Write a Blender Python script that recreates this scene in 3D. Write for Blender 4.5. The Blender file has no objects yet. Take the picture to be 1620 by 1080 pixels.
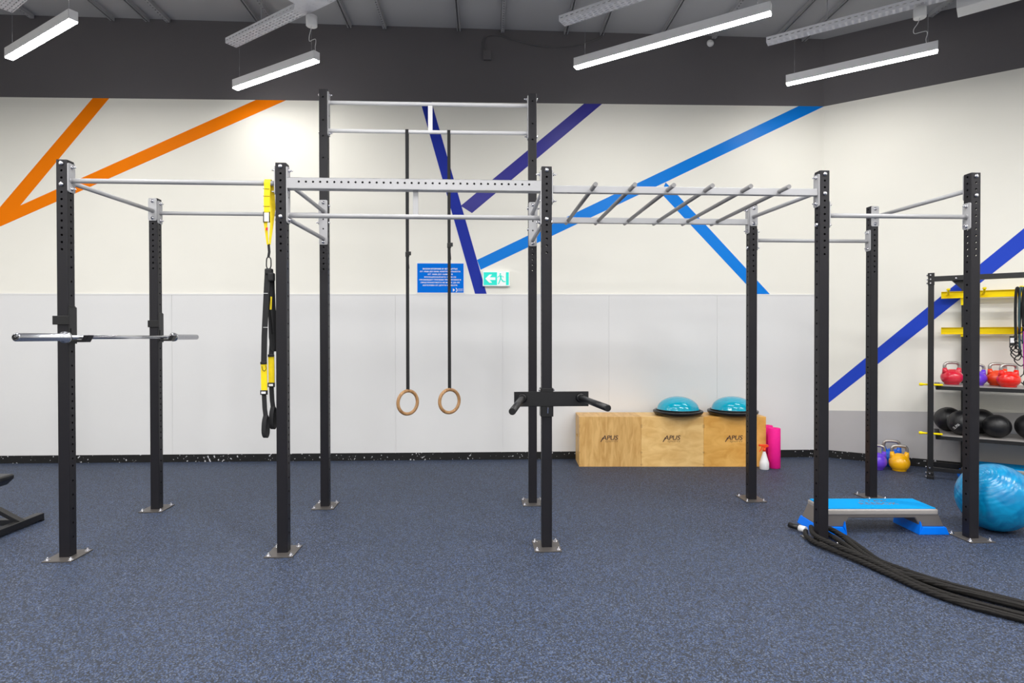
import bpy, bmesh, math, random
from mathutils import Vector, Matrix
random.seed(7)
S = bpy.context.scene
COL = S.collection
PI = math.pi

# ------------------------------------------------------------------ camera
cam_d = bpy.data.cameras.new('camera'); cam = bpy.data.objects.new('camera', cam_d); COL.objects.link(cam)
cam_d.sensor_fit = 'HORIZONTAL'; cam_d.sensor_width = 36.0; cam_d.lens = 934.92 / 1620 * 36.0
cam_d.clip_start = 0.05; cam_d.clip_end = 100
_p, _r = -0.00818, -0.00128
_f = Vector((0, math.cos(_p), math.sin(_p))); _u = Vector((0, -math.sin(_p), math.cos(_p))); _x = Vector((1, 0, 0))
_r2 = _x * math.cos(_r) + _u * math.sin(_r); _u2 = _u * math.cos(_r) - _x * math.sin(_r)
cam.matrix_world = Matrix(((_r2.x, _u2.x, -_f.x, 0), (_r2.y, _u2.y, -_f.y, 0), (_r2.z, _u2.z, -_f.z, 1.5), (0, 0, 0, 1)))
S.camera = cam

# ------------------------------------------------------------------ world, exposure
w = bpy.data.worlds.new('world'); S.world = w; w.use_nodes = True
w.node_tree.nodes['Background'].inputs[0].default_value = (0.9, 0.95, 1.0, 1)
w.node_tree.nodes['Background'].inputs[1].default_value = 0.3
S.view_settings.view_transform = 'Standard'; S.view_settings.look = 'None'
S.view_settings.gamma = 1.0; S.view_settings.use_curve_mapping = False
S.view_settings.exposure = 0.0
LAMP_EMIT = 55.0          # brightness of the lamp diffusers in view
STRIP_W = 86.0            # watts of each linear lamp over the rest of the room

# ceiling lamps over the rest of the room (same direction and height as those in view)
LD = Vector((0.832, -0.555, 0))
def ceiling_strip(x, y, length=1.9, watts=None, z=4.3):
    L = bpy.data.lights.new('strip_light', 'AREA'); L.shape = 'RECTANGLE'; L.size = length; L.size_y = 0.1
    L.energy = watts or STRIP_W; L.color = (1.0, 0.985, 0.96)
    o = bpy.data.objects.new('strip_light', L); COL.objects.link(o)
    o.location = (x, y, z); o.rotation_euler = (0, 0, math.atan2(LD.y, LD.x))
for (x, y) in ((-6.6, 3.6), (-3.6, 3.3), (-0.6, 3.0), (2.4, 3.1), (5.2, 3.2), (-6.6, 0.6), (-3.4, 0.4), (-0.4, 0.2), (2.6, 0.2),
               (5.6, 0.4), (-5.2, -2.4), (-1.8, -2.4), (1.6, -2.4), (5.0, -2.4), (8.0, 1.0)):
    ceiling_strip(x, y)

# ------------------------------------------------------------------ materials
def lin(c):
    return tuple(((v / 255) / 12.92 if v / 255 <= 0.04045 else ((v / 255 + 0.055) / 1.055) ** 2.4) for v in c) + (1.0,)

def mat(name, rgb, rough=0.5, metal=0.0, var=0.04, scale=6.0, bump=0.0, bscale=200.0, coat=0.0, spec=0.5, emit=None, trans=0.0):
    m = bpy.data.materials.new(name); m.use_nodes = True
    nt = m.node_tree; b = nt.nodes['Principled BSDF']
    tc = nt.nodes.new('ShaderNodeTexCoord')
    if var > 0:
        n = nt.nodes.new('ShaderNodeTexNoise'); n.inputs['Scale'].default_value = scale; n.inputs['Detail'].default_value = 4
        nt.links.new(tc.outputs['Object'], n.inputs['Vector'])
        r = nt.nodes.new('ShaderNodeValToRGB'); c = lin(rgb)
        r.color_ramp.elements[0].position = 0.3; r.color_ramp.elements[1].position = 0.7
        r.color_ramp.elements[0].color = tuple(v * (1 - var) for v in c[:3]) + (1,)
        r.color_ramp.elements[1].color = tuple(min(1, v * (1 + var)) for v in c[:3]) + (1,)
        nt.links.new(n.outputs['Fac'], r.inputs['Fac']); nt.links.new(r.outputs['Color'], b.inputs['Base Color'])
    else:
        b.inputs['Base Color'].default_value = lin(rgb)
    b.inputs['Roughness'].default_value = rough; b.inputs['Metallic'].default_value = metal
    b.inputs['Specular IOR Level'].default_value = spec; b.inputs['Coat Weight'].default_value = coat
    b.inputs['Coat Roughness'].default_value = 0.08
    b.inputs['Transmission Weight'].default_value = trans
    if emit:
        b.inputs['Emission Color'].default_value = lin(emit[0]); b.inputs['Emission Strength'].default_value = emit[1]
    if bump > 0:
        n2 = nt.nodes.new('ShaderNodeTexNoise'); n2.inputs['Scale'].default_value = bscale
        nt.links.new(tc.outputs['Object'], n2.inputs['Vector'])
        bp = nt.nodes.new('ShaderNodeBump'); bp.inputs['Strength'].default_value = bump; bp.inputs['Distance'].default_value = 0.002
        nt.links.new(n2.outputs['Fac'], bp.inputs['Height']); nt.links.new(bp.outputs['Normal'], b.inputs['Normal'])
    return m

def floor_material():
    m = bpy.data.materials.new('speckled_rubber'); m.use_nodes = True; nt = m.node_tree; b = nt.nodes['Principled BSDF']
    tc = nt.nodes.new('ShaderNodeTexCoord')
    def ramp(fac, a, bb, ca, cb):
        r = nt.nodes.new('ShaderNodeValToRGB'); r.color_ramp.elements[0].position = a; r.color_ramp.elements[1].position = bb
        r.color_ramp.elements[0].color = ca; r.color_ramp.elements[1].color = cb; nt.links.new(fac, r.inputs['Fac']); return r.outputs['Color']
    def noise(sc, det=2.0):
        n = nt.nodes.new('ShaderNodeTexNoise'); n.inputs['Scale'].default_value = sc; n.inputs['Detail'].default_value = det
        nt.links.new(tc.outputs['Object'], n.inputs['Vector']); return n.outputs['Fac']
    def mix(fac, a, bb):
        x = nt.nodes.new('ShaderNodeMix'); x.data_type = 'RGBA'; nt.links.new(fac, x.inputs[0])
        for s_, v in ((6, a), (7, bb)):
            if isinstance(v, tuple): x.inputs[s_].default_value = v
            else: nt.links.new(v, x.inputs[s_])
        return x.outputs[2]
    K, Wt = (0, 0, 0, 1), (1, 1, 1, 1)
    base = ramp(noise(1.1, 3), 0.3, 0.7, lin((40, 46, 58)), lin((46, 52, 66)))
    v = nt.nodes.new('ShaderNodeTexVoronoi'); v.inputs['Scale'].default_value = 175.0
    nt.links.new(tc.outputs['Object'], v.inputs['Vector'])
    sep = nt.nodes.new('ShaderNodeSeparateColor'); nt.links.new(v.outputs['Color'], sep.inputs[0])
    c1 = mix(ramp(sep.outputs[0], 0.60, 0.63, K, Wt), base, lin((60, 76, 108)))
    c2 = mix(ramp(sep.outputs[1], 0.78, 0.80, K, Wt), c1, lin((28, 31, 38)))
    c3 = mix(ramp(sep.outputs[2], 0.90, 0.92, K, Wt), c2, lin((86, 96, 116)))
    nt.links.new(c3, b.inputs['Base Color'])
    b.inputs['Roughness'].default_value = 0.62; b.inputs['Specular IOR Level'].default_value = 0.42
    bp = nt.nodes.new('ShaderNodeBump'); bp.inputs['Strength'].default_value = 0.25; bp.inputs['Distance'].default_value = 0.002
    nt.links.new(noise(160.0), bp.inputs['Height']); nt.links.new(bp.outputs['Normal'], b.inputs['Normal'])
    return m

def speck_material(name, rgb, speck, thr, sc=38.0, rough=0.5, mask_axis=True):
    m = bpy.data.materials.new(name); m.use_nodes = True; nt = m.node_tree; b = nt.nodes['Principled BSDF']
    tc = nt.nodes.new('ShaderNodeTexCoord')
    n = nt.nodes.new('ShaderNodeTexNoise'); n.inputs['Scale'].default_value = sc; n.inputs['Detail'].default_value = 1.5
    nt.links.new(tc.outputs['Object'], n.inputs['Vector'])
    n2 = nt.nodes.new('ShaderNodeTexNoise'); n2.inputs['Scale'].default_value = 1.2; nt.links.new(tc.outputs['Object'], n2.inputs['Vector'])
    ad = nt.nodes.new('ShaderNodeMath'); ad.operation = 'MULTIPLY_ADD'; ad.inputs[1].default_value = 0.18
    nt.links.new(n2.outputs['Fac'], ad.inputs[0]); nt.links.new(n.outputs['Fac'], ad.inputs[2])
    r = nt.nodes.new('ShaderNodeValToRGB'); r.color_ramp.elements[0].position = thr; r.color_ramp.elements[1].position = thr + 0.01
    r.color_ramp.elements[0].color = lin(rgb); r.color_ramp.elements[1].color = lin(speck)
    nt.links.new(ad.outputs[0], r.inputs['Fac']); nt.links.new(r.outputs['Color'], b.inputs['Base Color'])
    b.inputs['Roughness'].default_value = rough
    return m

def wood_material(name, c_a, c_b, stretch=(3, 3, 22), rough=0.45):
    m = bpy.data.materials.new(name); m.use_nodes = True; nt = m.node_tree; b = nt.nodes['Principled BSDF']
    tc = nt.nodes.new('ShaderNodeTexCoord'); mp = nt.nodes.new('ShaderNodeMapping'); mp.inputs['Scale'].default_value = stretch
    nt.links.new(tc.outputs['Object'], mp.inputs['Vector'])
    n = nt.nodes.new('ShaderNodeTexNoise'); n.inputs['Scale'].default_value = 1.6; n.inputs['Detail'].default_value = 6; n.inputs['Distortion'].default_value = 0.8
    nt.links.new(mp.outputs[0], n.inputs['Vector'])
    r = nt.nodes.new('ShaderNodeValToRGB'); r.color_ramp.elements[0].position = 0.34; r.color_ramp.elements[1].position = 0.66
    r.color_ramp.elements[0].color = lin(c_a); r.color_ramp.elements[1].color = lin(c_b)
    nt.links.new(n.outputs['Fac'], r.inputs['Fac']); nt.links.new(r.outputs['Color'], b.inputs['Base Color'])
    b.inputs['Roughness'].default_value = rough
    return m

def ball_material(name, rgb, rgb2, rough=0.25):
    m = bpy.data.materials.new(name); m.use_nodes = True; nt = m.node_tree; b = nt.nodes['Principled BSDF']
    tc = nt.nodes.new('ShaderNodeTexCoord')
    wv = nt.nodes.new('ShaderNodeTexWave'); wv.wave_type = 'RINGS'; wv.rings_direction = 'X'; wv.inputs['Scale'].default_value = 14; wv.inputs['Distortion'].default_value = 2.5
    wv.inputs['Detail'].default_value = 2
    nt.links.new(tc.outputs['Object'], wv.inputs['Vector'])
    n = nt.nodes.new('ShaderNodeTexNoise'); n.inputs['Scale'].default_value = 7; n.inputs['Distortion'].default_value = 2.0
    nt.links.new(tc.outputs['Object'], n.inputs['Vector'])
    r = nt.nodes.new('ShaderNodeValToRGB'); r.color_ramp.elements[0].position = 0.35; r.color_ramp.elements[1].position = 0.7
    r.color_ramp.elements[0].color = lin(rgb); r.color_ramp.elements[1].color = lin(rgb2)
    nt.links.new(n.outputs['Fac'], r.inputs['Fac']); nt.links.new(r.outputs['Color'], b.inputs['Base Color'])
    bp = nt.nodes.new('ShaderNodeBump'); bp.inputs['Strength'].default_value = 0.35; bp.inputs['Distance'].default_value = 0.003
    nt.links.new(wv.outputs['Fac'], bp.inputs['Height']); nt.links.new(bp.outputs['Normal'], b.inputs['Normal'])
    b.inputs['Roughness'].default_value = rough
    return m

def rope_material():
    m = mat('black_braided_rope', (26, 24, 23), 0.8, var=0.25, scale=90, spec=0.35); nt = m.node_tree; b = nt.nodes['Principled BSDF']
    tc = nt.nodes.new('ShaderNodeTexCoord'); wv = nt.nodes.new('ShaderNodeTexWave'); wv.wave_type = 'BANDS'; wv.bands_direction = 'DIAGONAL'
    wv.inputs['Scale'].default_value = 26; wv.inputs['Distortion'].default_value = 1.5; nt.links.new(tc.outputs['Object'], wv.inputs['Vector'])
    bp = nt.nodes.new('ShaderNodeBump'); bp.inputs['Strength'].default_value = 0.8; bp.inputs['Distance'].default_value = 0.004
    nt.links.new(wv.outputs['Fac'], bp.inputs['Height']); nt.links.new(bp.outputs['Normal'], b.inputs['Normal']); return m
M = {
 'floor': floor_material(),
 'wall': mat('cream_wall_paint', (235, 233, 225), 0.6, var=0.012, scale=1.5, bump=0.05, bscale=90),
 'wall_dark': mat('charcoal_wall_paint', (96, 93, 96), 0.42, var=0.03, scale=1.2, bump=0.05, bscale=60),
 'panel': mat('white_wall_panel', (222, 222, 223), 0.5, var=0.01, scale=0.8),
 'grey_dado': mat('grey_wall_paint', (184, 182, 183), 0.45, var=0.02, scale=2),
 'ceiling': mat('ceiling_board', (176, 176, 179), 0.7, var=0.03, scale=0.7),
 'skirting': speck_material('black_rubber_skirting', (10, 10, 12), (200, 200, 205), 0.765),
 'orange': mat('orange_wall_paint', (240, 124, 0), 0.5, var=0.02, scale=2, spec=0.06),
 'indigo': mat('indigo_wall_paint', (36, 52, 160), 0.5, var=0.02, scale=2, spec=0.1),
 'violet': mat('violet_wall_paint', (52, 50, 146), 0.4, var=0.02, scale=2, spec=0.25),
 'azure': mat('azure_wall_paint', (0, 124, 222), 0.35, var=0.02, scale=2, spec=0.14),
 'royal': mat('royal_blue_wall_paint', (40, 72, 196), 0.5, var=0.02, scale=2, spec=0.1),
 'post': mat('charcoal_powder_coat', (28, 27, 32), 0.42, var=0.05, scale=5, bump=0.15, bscale=700, spec=0.3),
 'steel_black': mat('black_powder_coat', (17, 17, 20), 0.4, var=0.05, scale=8, bump=0.15, bscale=700),
 'grey_coat': mat('light_grey_powder_coat', (166, 166, 169), 0.42, var=0.03, scale=8, bump=0.15, bscale=700),
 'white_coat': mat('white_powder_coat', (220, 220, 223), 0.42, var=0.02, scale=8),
 'rung': mat('grey_rung_coat', (128, 127, 128), 0.45, var=0.04, scale=8),
 'bolt': mat('zinc_bolt', (215, 215, 222), 0.25, metal=1.0, var=0.03),
 'plate_steel': mat('dark_base_plate', (96, 92, 90), 0.45, metal=0.5, var=0.08, scale=12),
 'chrome': mat('chrome', (205, 207, 214), 0.2, metal=1.0, var=0.02),
 'strut': mat('galvanised_strut', (176, 176, 180), 0.45, metal=0.1, var=0.06, scale=10),
 'tray': mat('galvanised_tray', (226, 226, 232), 0.5, metal=0.0, var=0.05, scale=12),
 'lamp_body': mat('white_lamp_housing', (244, 244, 246), 0.4, var=0.01),
 'lamp_glow': mat('lamp_diffuser', (255, 255, 255), 0.5, var=0, emit=((255, 252, 246), LAMP_EMIT)),
 'white_plastic': mat('white_plastic', (232, 232, 234), 0.35, var=0.01),
 'black_plastic': mat('black_plastic', (16, 16, 18), 0.35, var=0.04),
 'black_webbing': mat('black_webbing', (24, 24, 27), 0.8, var=0.12, scale=60, bump=0.4, bscale=400),
 'yellow_webbing': mat('yellow_webbing', (240, 212, 0), 0.7, var=0.05, scale=40, bump=0.3, bscale=400),
 'yellow': mat('yellow_coat', (255, 226, 0), 0.45, var=0.02, spec=0.2),
 'ring_wood': wood_material('birch_ring', (150, 108, 68), (190, 148, 102), (30, 30, 8), 0.4),
 'blue_sign': mat('blue_sign_face', (0, 112, 222), 0.5, var=0.01, spec=0.06),
 'teal': mat('exit_sign_green', (0, 214, 196), 0.4, var=0, emit=((0, 226, 206), 0.22)),
 'exit_white': mat('exit_sign_white', (245, 250, 250), 0.4, var=0, emit=((245, 255, 252), 0.08)),
 'logo': mat('printed_dark_brown', (66, 44, 40), 0.5, var=0),
 'logo_light': mat('printed_brown', (140, 104, 62), 0.5, var=0),
 'cyan': mat('cyan_vinyl', (0, 158, 188), 0.1, var=0.03, scale=5, coat=0.5),
 'cyan_deep': mat('deep_cyan_vinyl', (0, 172, 226), 0.3, var=0.03, scale=5),
 'step_blue': mat('blue_step_mat', (0, 146, 216), 0.7, spec=0.08, var=0.03, scale=30, bump=0.3, bscale=300),
 'step_foot': mat('blue_step_plastic', (0, 116, 240), 0.4, spec=0.12, var=0.02),
 'step_grey': mat('grey_step_plastic', (98, 94, 93), 0.4, var=0.04),
 'step_edge': mat('pale_grey_step_plastic', (150, 146, 144), 0.35, var=0.03),
 'pink': mat('pink_foam', (236, 0, 140), 0.75, var=0.03, scale=30, bump=0.2, bscale=150),
 'red_orange': mat('orange_red_trigger', (244, 74, 30), 0.35, var=0.02),
 'kb_red': mat('pink_red_enamel', (214, 34, 58), 0.18, var=0.02, coat=0.5),
 'kb_scarlet': mat('scarlet_enamel', (226, 26, 8), 0.18, var=0.02, coat=0.5),
 'kb_vermilion': mat('vermilion_enamel', (236, 66, 8), 0.18, var=0.02, coat=0.5),
 'kb_purple': mat('purple_enamel', (104, 60, 214), 0.18, var=0.02, coat=0.5),
 'kb_blue': mat('blue_enamel', (0, 96, 214), 0.18, var=0.02, coat=0.5),
 'kb_yellow': mat('yellow_enamel', (255, 186, 0), 0.2, var=0.02, coat=0.4),
 'kb_steel': mat('brushed_handle_steel', (182, 176, 172), 0.3, metal=0.9, var=0.06, scale=30),
 'leather': mat('black_vinyl', (24, 24, 27), 0.38, var=0.08, scale=9, bump=0.2, bscale=120),
 'gym_ball': ball_material('turquoise_gym_ball', (0, 116, 170), (6, 148, 200)),
 'rope': rope_material(),
 'band_green': mat('green_latex', (120, 178, 60), 0.4, var=0.03), 'band_magenta': mat('magenta_latex', (176, 30, 156), 0.4, var=0.03),
 'band_teal': mat('dark_teal_latex', (40, 74, 84), 0.4, var=0.03), 'band_red': mat('red_latex', (190, 40, 44), 0.4, var=0.03),
}

# ------------------------------------------------------------------ mesh helpers
class MB:
    def __init__(s): s.bm = bmesh.new()
    def _add(s, verts, faces, mi=0, smooth=False, mtx=None):
        vs = [s.bm.verts.new((mtx @ Vector(v)) if mtx else v) for v in verts]
        for f in faces:
            try:
                fc = s.bm.faces.new([vs[i] for i in f]); fc.material_index = mi; fc.smooth = smooth
            except ValueError: pass
        return vs
    def box(s, c, d, mi=0, mtx=None):
        x, y, z = (v / 2 for v in d); cx, cy, cz = c
        v = [(cx + i * x, cy + j * y, cz + k * z) for i in (-1, 1) for j in (-1, 1) for k in (-1, 1)]
        s._add(v, [(0, 1, 3, 2), (4, 6, 7, 5), (0, 4, 5, 1), (2, 3, 7, 6), (0, 2, 6, 4), (1, 5, 7, 3)], mi, False, mtx); return s
    def b2(s, a, b, mi=0, mtx=None):
        return s.box([(a[i] + b[i]) / 2 for i in range(3)], [abs(b[i] - a[i]) for i in range(3)], mi, mtx)
    def prism(s, poly, ext, mi=0, mtx=None):
        n = len(poly); e = Vector(ext); v = [Vector(p) for p in poly] + [Vector(p) + e for p in poly]
        s._add(v, [tuple(range(n)), tuple(range(2 * n - 1, n - 1, -1))] + [(i, (i + 1) % n, n + (i + 1) % n, n + i) for i in range(n)], mi, False, mtx); return s
    def cyl(s, a, b, r, r2=None, n=16, mi=0, caps=True, smooth=True):
        return s.tube([a, b], [r, r if r2 is None else r2], n, mi, caps, smooth)
    def tube(s, pts, r, n=12, mi=0, caps=True, smooth=True, closed=False):
        pts = [Vector(p) for p in pts]; m = len(pts); rs = r if isinstance(r, (list, tuple)) else [r] * m
        def tang(i):
            if closed: return (pts[(i + 1) % m] - pts[i - 1]).normalized()
            if i == 0: return (pts[1] - pts[0]).normalized()
            if i == m - 1: return (pts[-1] - pts[-2]).normalized()
            return (pts[i + 1] - pts[i - 1]).normalized()
        t = tang(0); up = Vector((0, 0, 1)) if abs(t.z) < 0.9 else Vector((1, 0, 0)); nrm = (up - t * up.dot(t)).normalized()
        rings = []
        for i in range(m):
            t = tang(i); nrm = (nrm - t * nrm.dot(t)).normalized(); bi = t.cross(nrm)
            rings.append([s.bm.verts.new(pts[i] + (nrm * math.cos(2 * PI * k / n) + bi * math.sin(2 * PI * k / n)) * rs[i]) for k in range(n)])
        last = m if closed else m - 1
        for i in range(last):
            A, B = rings[i], rings[(i + 1) % m]
            for k in range(n):
                f = s.bm.faces.new((A[k], A[(k + 1) % n], B[(k + 1) % n], B[k])); f.material_index = mi; f.smooth = smooth
        if caps and not closed:
            f = s.bm.faces.new(list(reversed(rings[0]))); f.material_index = mi
            f = s.bm.faces.new(rings[-1]); f.material_index = mi
        return s
    def lathe(s, prof, c=(0, 0, 0), n=32, mi=0, axis=None, caps=True):
        c = Vector(c); q = Vector((0, 0, 1)).rotation_difference(Vector(axis)) if axis else None
        rings = []
        for (r, z) in prof:
            ring = []
            for k in range(n):
                v = Vector((r * math.cos(2 * PI * k / n), r * math.sin(2 * PI * k / n), z))
                if q: v = q @ v
                ring.append(s.bm.verts.new(c + v))
            rings.append(ring)
        for i in range(len(rings) - 1):
            A, B = rings[i], rings[i + 1]
            for k in range(n):
                f = s.bm.faces.new((A[k], A[(k + 1) % n], B[(k + 1) % n], B[k])); f.material_index = mi; f.smooth = True
        if caps:
            for rg in (rings[0], rings[-1]):
                f = s.bm.faces.new(rg); f.material_index = mi
        return s
    def ribbon(s, pts, side, width, th=0.003, mi=0):
        """flat strap along pts; side = width direction"""
        pts = [Vector(p) for p in pts]; m = len(pts); rows = []; wl = width if isinstance(width, (list, tuple)) else [width] * m; s0 = Vector(side).normalized()
        for i, p in enumerate(pts):
            sd = s0 * wl[i] / 2; t = (pts[min(i + 1, m - 1)] - pts[max(i - 1, 0)]).normalized(); nr = t.cross(sd).normalized() * th / 2
            rows.append([s.bm.verts.new(p + a + b) for a, b in ((sd, nr), (sd, -nr), (-sd, -nr), (-sd, nr))])
        for i in range(m - 1):
            for k in range(4):
                f = s.bm.faces.new((rows[i][k], rows[i][(k + 1) % 4], rows[i + 1][(k + 1) % 4], rows[i + 1][k])); f.material_index = mi
        for rr in (rows[0], rows[-1]): s.bm.faces.new(rr).material_index = mi
        return s
    def build(s, name, mats, parent=None, loc=None, rotz=0.0, bevel=0.0, bseg=2, smooth=False, merge=False, sub=0):
        if merge: bmesh.ops.remove_doubles(s.bm, verts=s.bm.verts, dist=1e-5)
        bmesh.ops.recalc_face_normals(s.bm, faces=s.bm.faces)
        me = bpy.data.meshes.new(name); s.bm.to_mesh(me); s.bm.free()
        for m in (mats if isinstance(mats, (list, tuple)) else [mats]): me.materials.append(M[m] if isinstance(m, str) else m)
        o = bpy.data.objects.new(name, me); COL.objects.link(o)
        if parent: o.parent = parent
        if loc: o.location = loc
        o.rotation_euler = (0, 0, rotz)
        if smooth:
            for p in me.polygons: p.use_smooth = True
        if bevel > 0:
            b = o.modifiers.new('bevel', 'BEVEL'); b.width = bevel; b.segments = bseg; b.limit_method = 'ANGLE'; b.angle_limit = math.radians(40)
        if sub:
            d = o.modifiers.new('sub', 'SUBSURF'); d.levels = sub; d.render_levels = sub
        return o

def tag(o, label=None, cat=None, group=None, kind=None):
    if label: o['label'] = label
    if cat: o['category'] = cat
    if group: o['group'] = group
    if kind: o['kind'] = kind
    return o
def thing(name, label, cat, loc=(0, 0, 0), rotz=0.0, group=None):
    o = bpy.data.objects.new(name, None); COL.objects.link(o); o.location = loc; o.rotation_euler = (0, 0, rotz); o.empty_display_size = 0.1
    return tag(o, label, cat, group)
def copy_tree(o, parent=None):
    c = o.copy(); COL.objects.link(c)
    if parent: c.parent = parent
    for ch in list(o.children): copy_tree(ch, c)
    return c

FONT = bpy.data.fonts.new if False else None
def text(name, body, width, height, mtx, m, parent=None, shear=0.0, extrude=0.0006, spacing=1.0, bold=0.0, line=1.0, align='CENTER', heavy=0.0):
    cu = bpy.data.curves.new(name, 'FONT'); cu.body = body; cu.align_x = align; cu.align_y = 'CENTER'; cu.size = 1.0
    cu.shear = shear; cu.space_character = spacing; cu.space_line = line; cu.offset = bold
    tmp = bpy.data.objects.new(name + '_tmp', cu); COL.objects.link(tmp)
    bpy.context.view_layer.update()
    me = bpy.data.meshes.new_from_object(tmp.evaluated_get(bpy.context.evaluated_depsgraph_get()))
    bpy.data.objects.remove(tmp); bpy.data.curves.remove(cu)
    xs = [v.co.x for v in me.vertices]; ys = [v.co.y for v in me.vertices]
    if not xs: return None
    cx, cy = (min(xs) + max(xs)) / 2, (min(ys) + max(ys)) / 2
    sx = width / (max(xs) - min(xs)); sy = height / (max(ys) - min(ys))
    for v in me.vertices: v.co = mtx @ Vector(((v.co.x - cx) * sx, (v.co.y - cy) * sy, 0))
    if heavy:
        vs = [tuple(v.co) for v in me.vertices]; fs = [tuple(p.vertices) for p in me.polygons]; n_ = len(vs); dx = mtx.to_3x3() @ Vector((heavy, 0, 0)); dz = mtx.to_3x3() @ Vector((0, heavy * .6, 0))
        V, Fc = [], []
        for k_, off in enumerate((-dx - dz, dx - dz, -dx + dz, dx + dz)):
            V += [tuple(Vector(v) + off + mtx.to_3x3() @ Vector((0, 0, .00005 * k_))) for v in vs]; Fc += [tuple(i + n_ * k_ for i in f) for f in fs]
        me2 = bpy.data.meshes.new(name); me2.from_pydata(V, [], Fc); bpy.data.meshes.remove(me); me = me2
    me.materials.clear(); me.materials.append(M[m]); me.name = name
    o = bpy.data.objects.new(name, me); COL.objects.link(o)
    if parent: o.parent = parent
    return o
def plane_mtx(origin, xdir, ydir):
    x = Vector(xdir).normalized(); y = Vector(ydir).normalized(); z = x.cross(y)
    return Matrix(((x.x, y.x, z.x, origin[0]), (x.y, y.y, z.y, origin[1]), (x.z, y.z, z.z, origin[2]), (0, 0, 0, 1)))

def grid_holes(mb, O, U, V, us, vs, holes, mi=0, r=0.008, nseg=8):
    """face O + u*U + v*V tiled by cells us x vs; cells named in holes get a round hole of radius r (centre given)"""
    O, U, V = Vector(O), Vector(U), Vector(V); P = lambda u, v: mb.bm.verts.new(O + U * u + V * v)
    N = U.cross(V)
    for i in range(len(us) - 1):
        for j in range(len(vs) - 1):
            a, b, c, d = us[i], us[i + 1], vs[j], vs[j + 1]
            if (i, j) not in holes:
                mb.bm.faces.new((P(a, c), P(b, c), P(b, d), P(a, d))).material_index = mi; continue
            cu, cv, ru, rv = holes[(i, j)]
            cor = [P(b, c), P(b, d), P(a, d), P(a, c)]  # at angles -45,45,135,225
            ring = [P(cu + ru * math.cos(2 * PI * k / nseg), cv + rv * math.sin(2 * PI * k / nseg)) for k in range(nseg)]
            q = nseg // 4
            for s_ in range(4):      # side s_ between cor[s_] and cor[s_+1], middle angle s_*90
                A, B = cor[s_], cor[(s_ + 1) % 4]
                mid = (s_ * q) % nseg
                k0 = mid - q // 2
                pr = [ring[(k0 + t) % nseg] for t in range(q + 1)]
                mb.bm.faces.new([A, B] + list(reversed(pr))).material_index = mi
            deep = [mb.bm.verts.new(v.co - N * 0.004) for v in ring]
            for k in range(nseg):
                mb.bm.faces.new((ring[k], ring[(k + 1) % nseg], deep[(k + 1) % nseg], deep[k])).material_index = mi

# ------------------------------------------------------------------ room shell
def yb(x): return 0.032 * x + 7.222                        # back wall line
C0 = Vector((3.87, 7.346, 0)); D1 = Vector((0.829, -0.559, 0)).normalized(); NN = Vector((D1.y, -D1.x, 0))   # right wall: corner, direction, into the room
def RW(t, n, z): return C0 + D1 * t + NN * n + Vector((0, 0, z))
def zc(x): return 5.232 - 0.0146 * x
BAND = 4.346
XL, YF, TR = -8.5, -5.0, 6.6
E1 = RW(TR, 0, 0)
st = lambda o: tag(o, kind='structure')
P = lambda x, y, z=0.0: (x, y, z)

mb = MB(); mb.prism([(XL - .1, YF - .1, -0.1), (E1.x + .1, YF - .1, -0.1), (E1.x + .1, 7.7, -0.1), (XL - .1, 7.7, -0.1)], (0, 0, 0.1)); st(mb.build('floor', 'floor'))
mb = MB(); mb.prism([(XL - .1, YF - .1, zc(XL - .1)), (E1.x + .1, YF - .1, zc(E1.x + .1)), (E1.x + .1, 7.7, zc(E1.x + .1)), (XL - .1, 7.7, zc(XL - .1))], (0, 0, 0.1)); ceiling = st(mb.build('ceiling', 'ceiling'))
def wall(name, a, b, n_out, mats=('wall', 'wall_dark'), band=True):
    a, b = Vector(a), Vector(b); n = Vector(n_out).normalized() * 0.12
    mb = MB(); zt = 5.45
    cuts = [(0, BAND, 0), (BAND, zt, 1)] if band else [(0, zt, 0)]
    for z0, z1, mi in cuts:
        mb.prism([(a.x, a.y, z0), (b.x, b.y, z0), (b.x + n.x, b.y + n.y, z0), (a.x + n.x, a.y + n.y, z0)], (0, 0, z1 - z0), mi)
    return st(mb.build(name, list(mats)))
wall_back = wall('wall_back', (XL, yb(XL), 0), (C0.x, C0.y, 0), (-0.032, 1, 0))
wall_right = wall('wall_right', C0, E1, -NN)
wall('wall_left', (XL, YF, 0), (XL, yb(XL), 0), (-1, 0, 0))
wall('wall_front', (XL, YF, 0), (E1.x, YF, 0), (0, -1, 0))
wall('wall_side', (E1.x, YF, 0), (E1.x, E1.y, 0), (1, 0, 0))

# painted stripes (thin paint layer on the walls)
NB = Vector((0.032, -1, 0)).normalized()
def stripe_back(poly, m, lift=0.0012):
    mb = MB(); mb.prism([Vector((x, yb(x), z)) + NB * 0.0002 for x, z in poly], NB * lift)
    o = mb.build('painted_stripe', m, wall_back); return o
def clipz(p): return p
APEX = (-6.385, 2.673)
stripe_back([(-4.99, BAND), (-4.798, BAND), (-5.841, 3.065), APEX], 'orange')
stripe_back([(-3.075, BAND), (-2.715, BAND), APEX, (-5.841, 3.065)], 'orange', 0.0015)
stripe_back([(-1.106, BAND), (-0.972, BAND), (-0.308, 2.023), (-0.45, 2.023)], 'indigo', 0.0015)
stripe_back([(0.884, BAND), (1.106, BAND), (-0.485, 3.004), (-0.622, 3.091)], 'violet')
stripe_back([(-0.425, 2.435), (3.548, BAND), (3.868, BAND), (1.891, 3.397), (0.983, 2.965), (-0.38, 2.316)], 'azure')
stripe_back([(1.891, 3.395), (2.383, 2.883), (3.193, 2.023), (3.013, 2.023), (1.837, 3.257)], 'azure', 0.0015)
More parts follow.
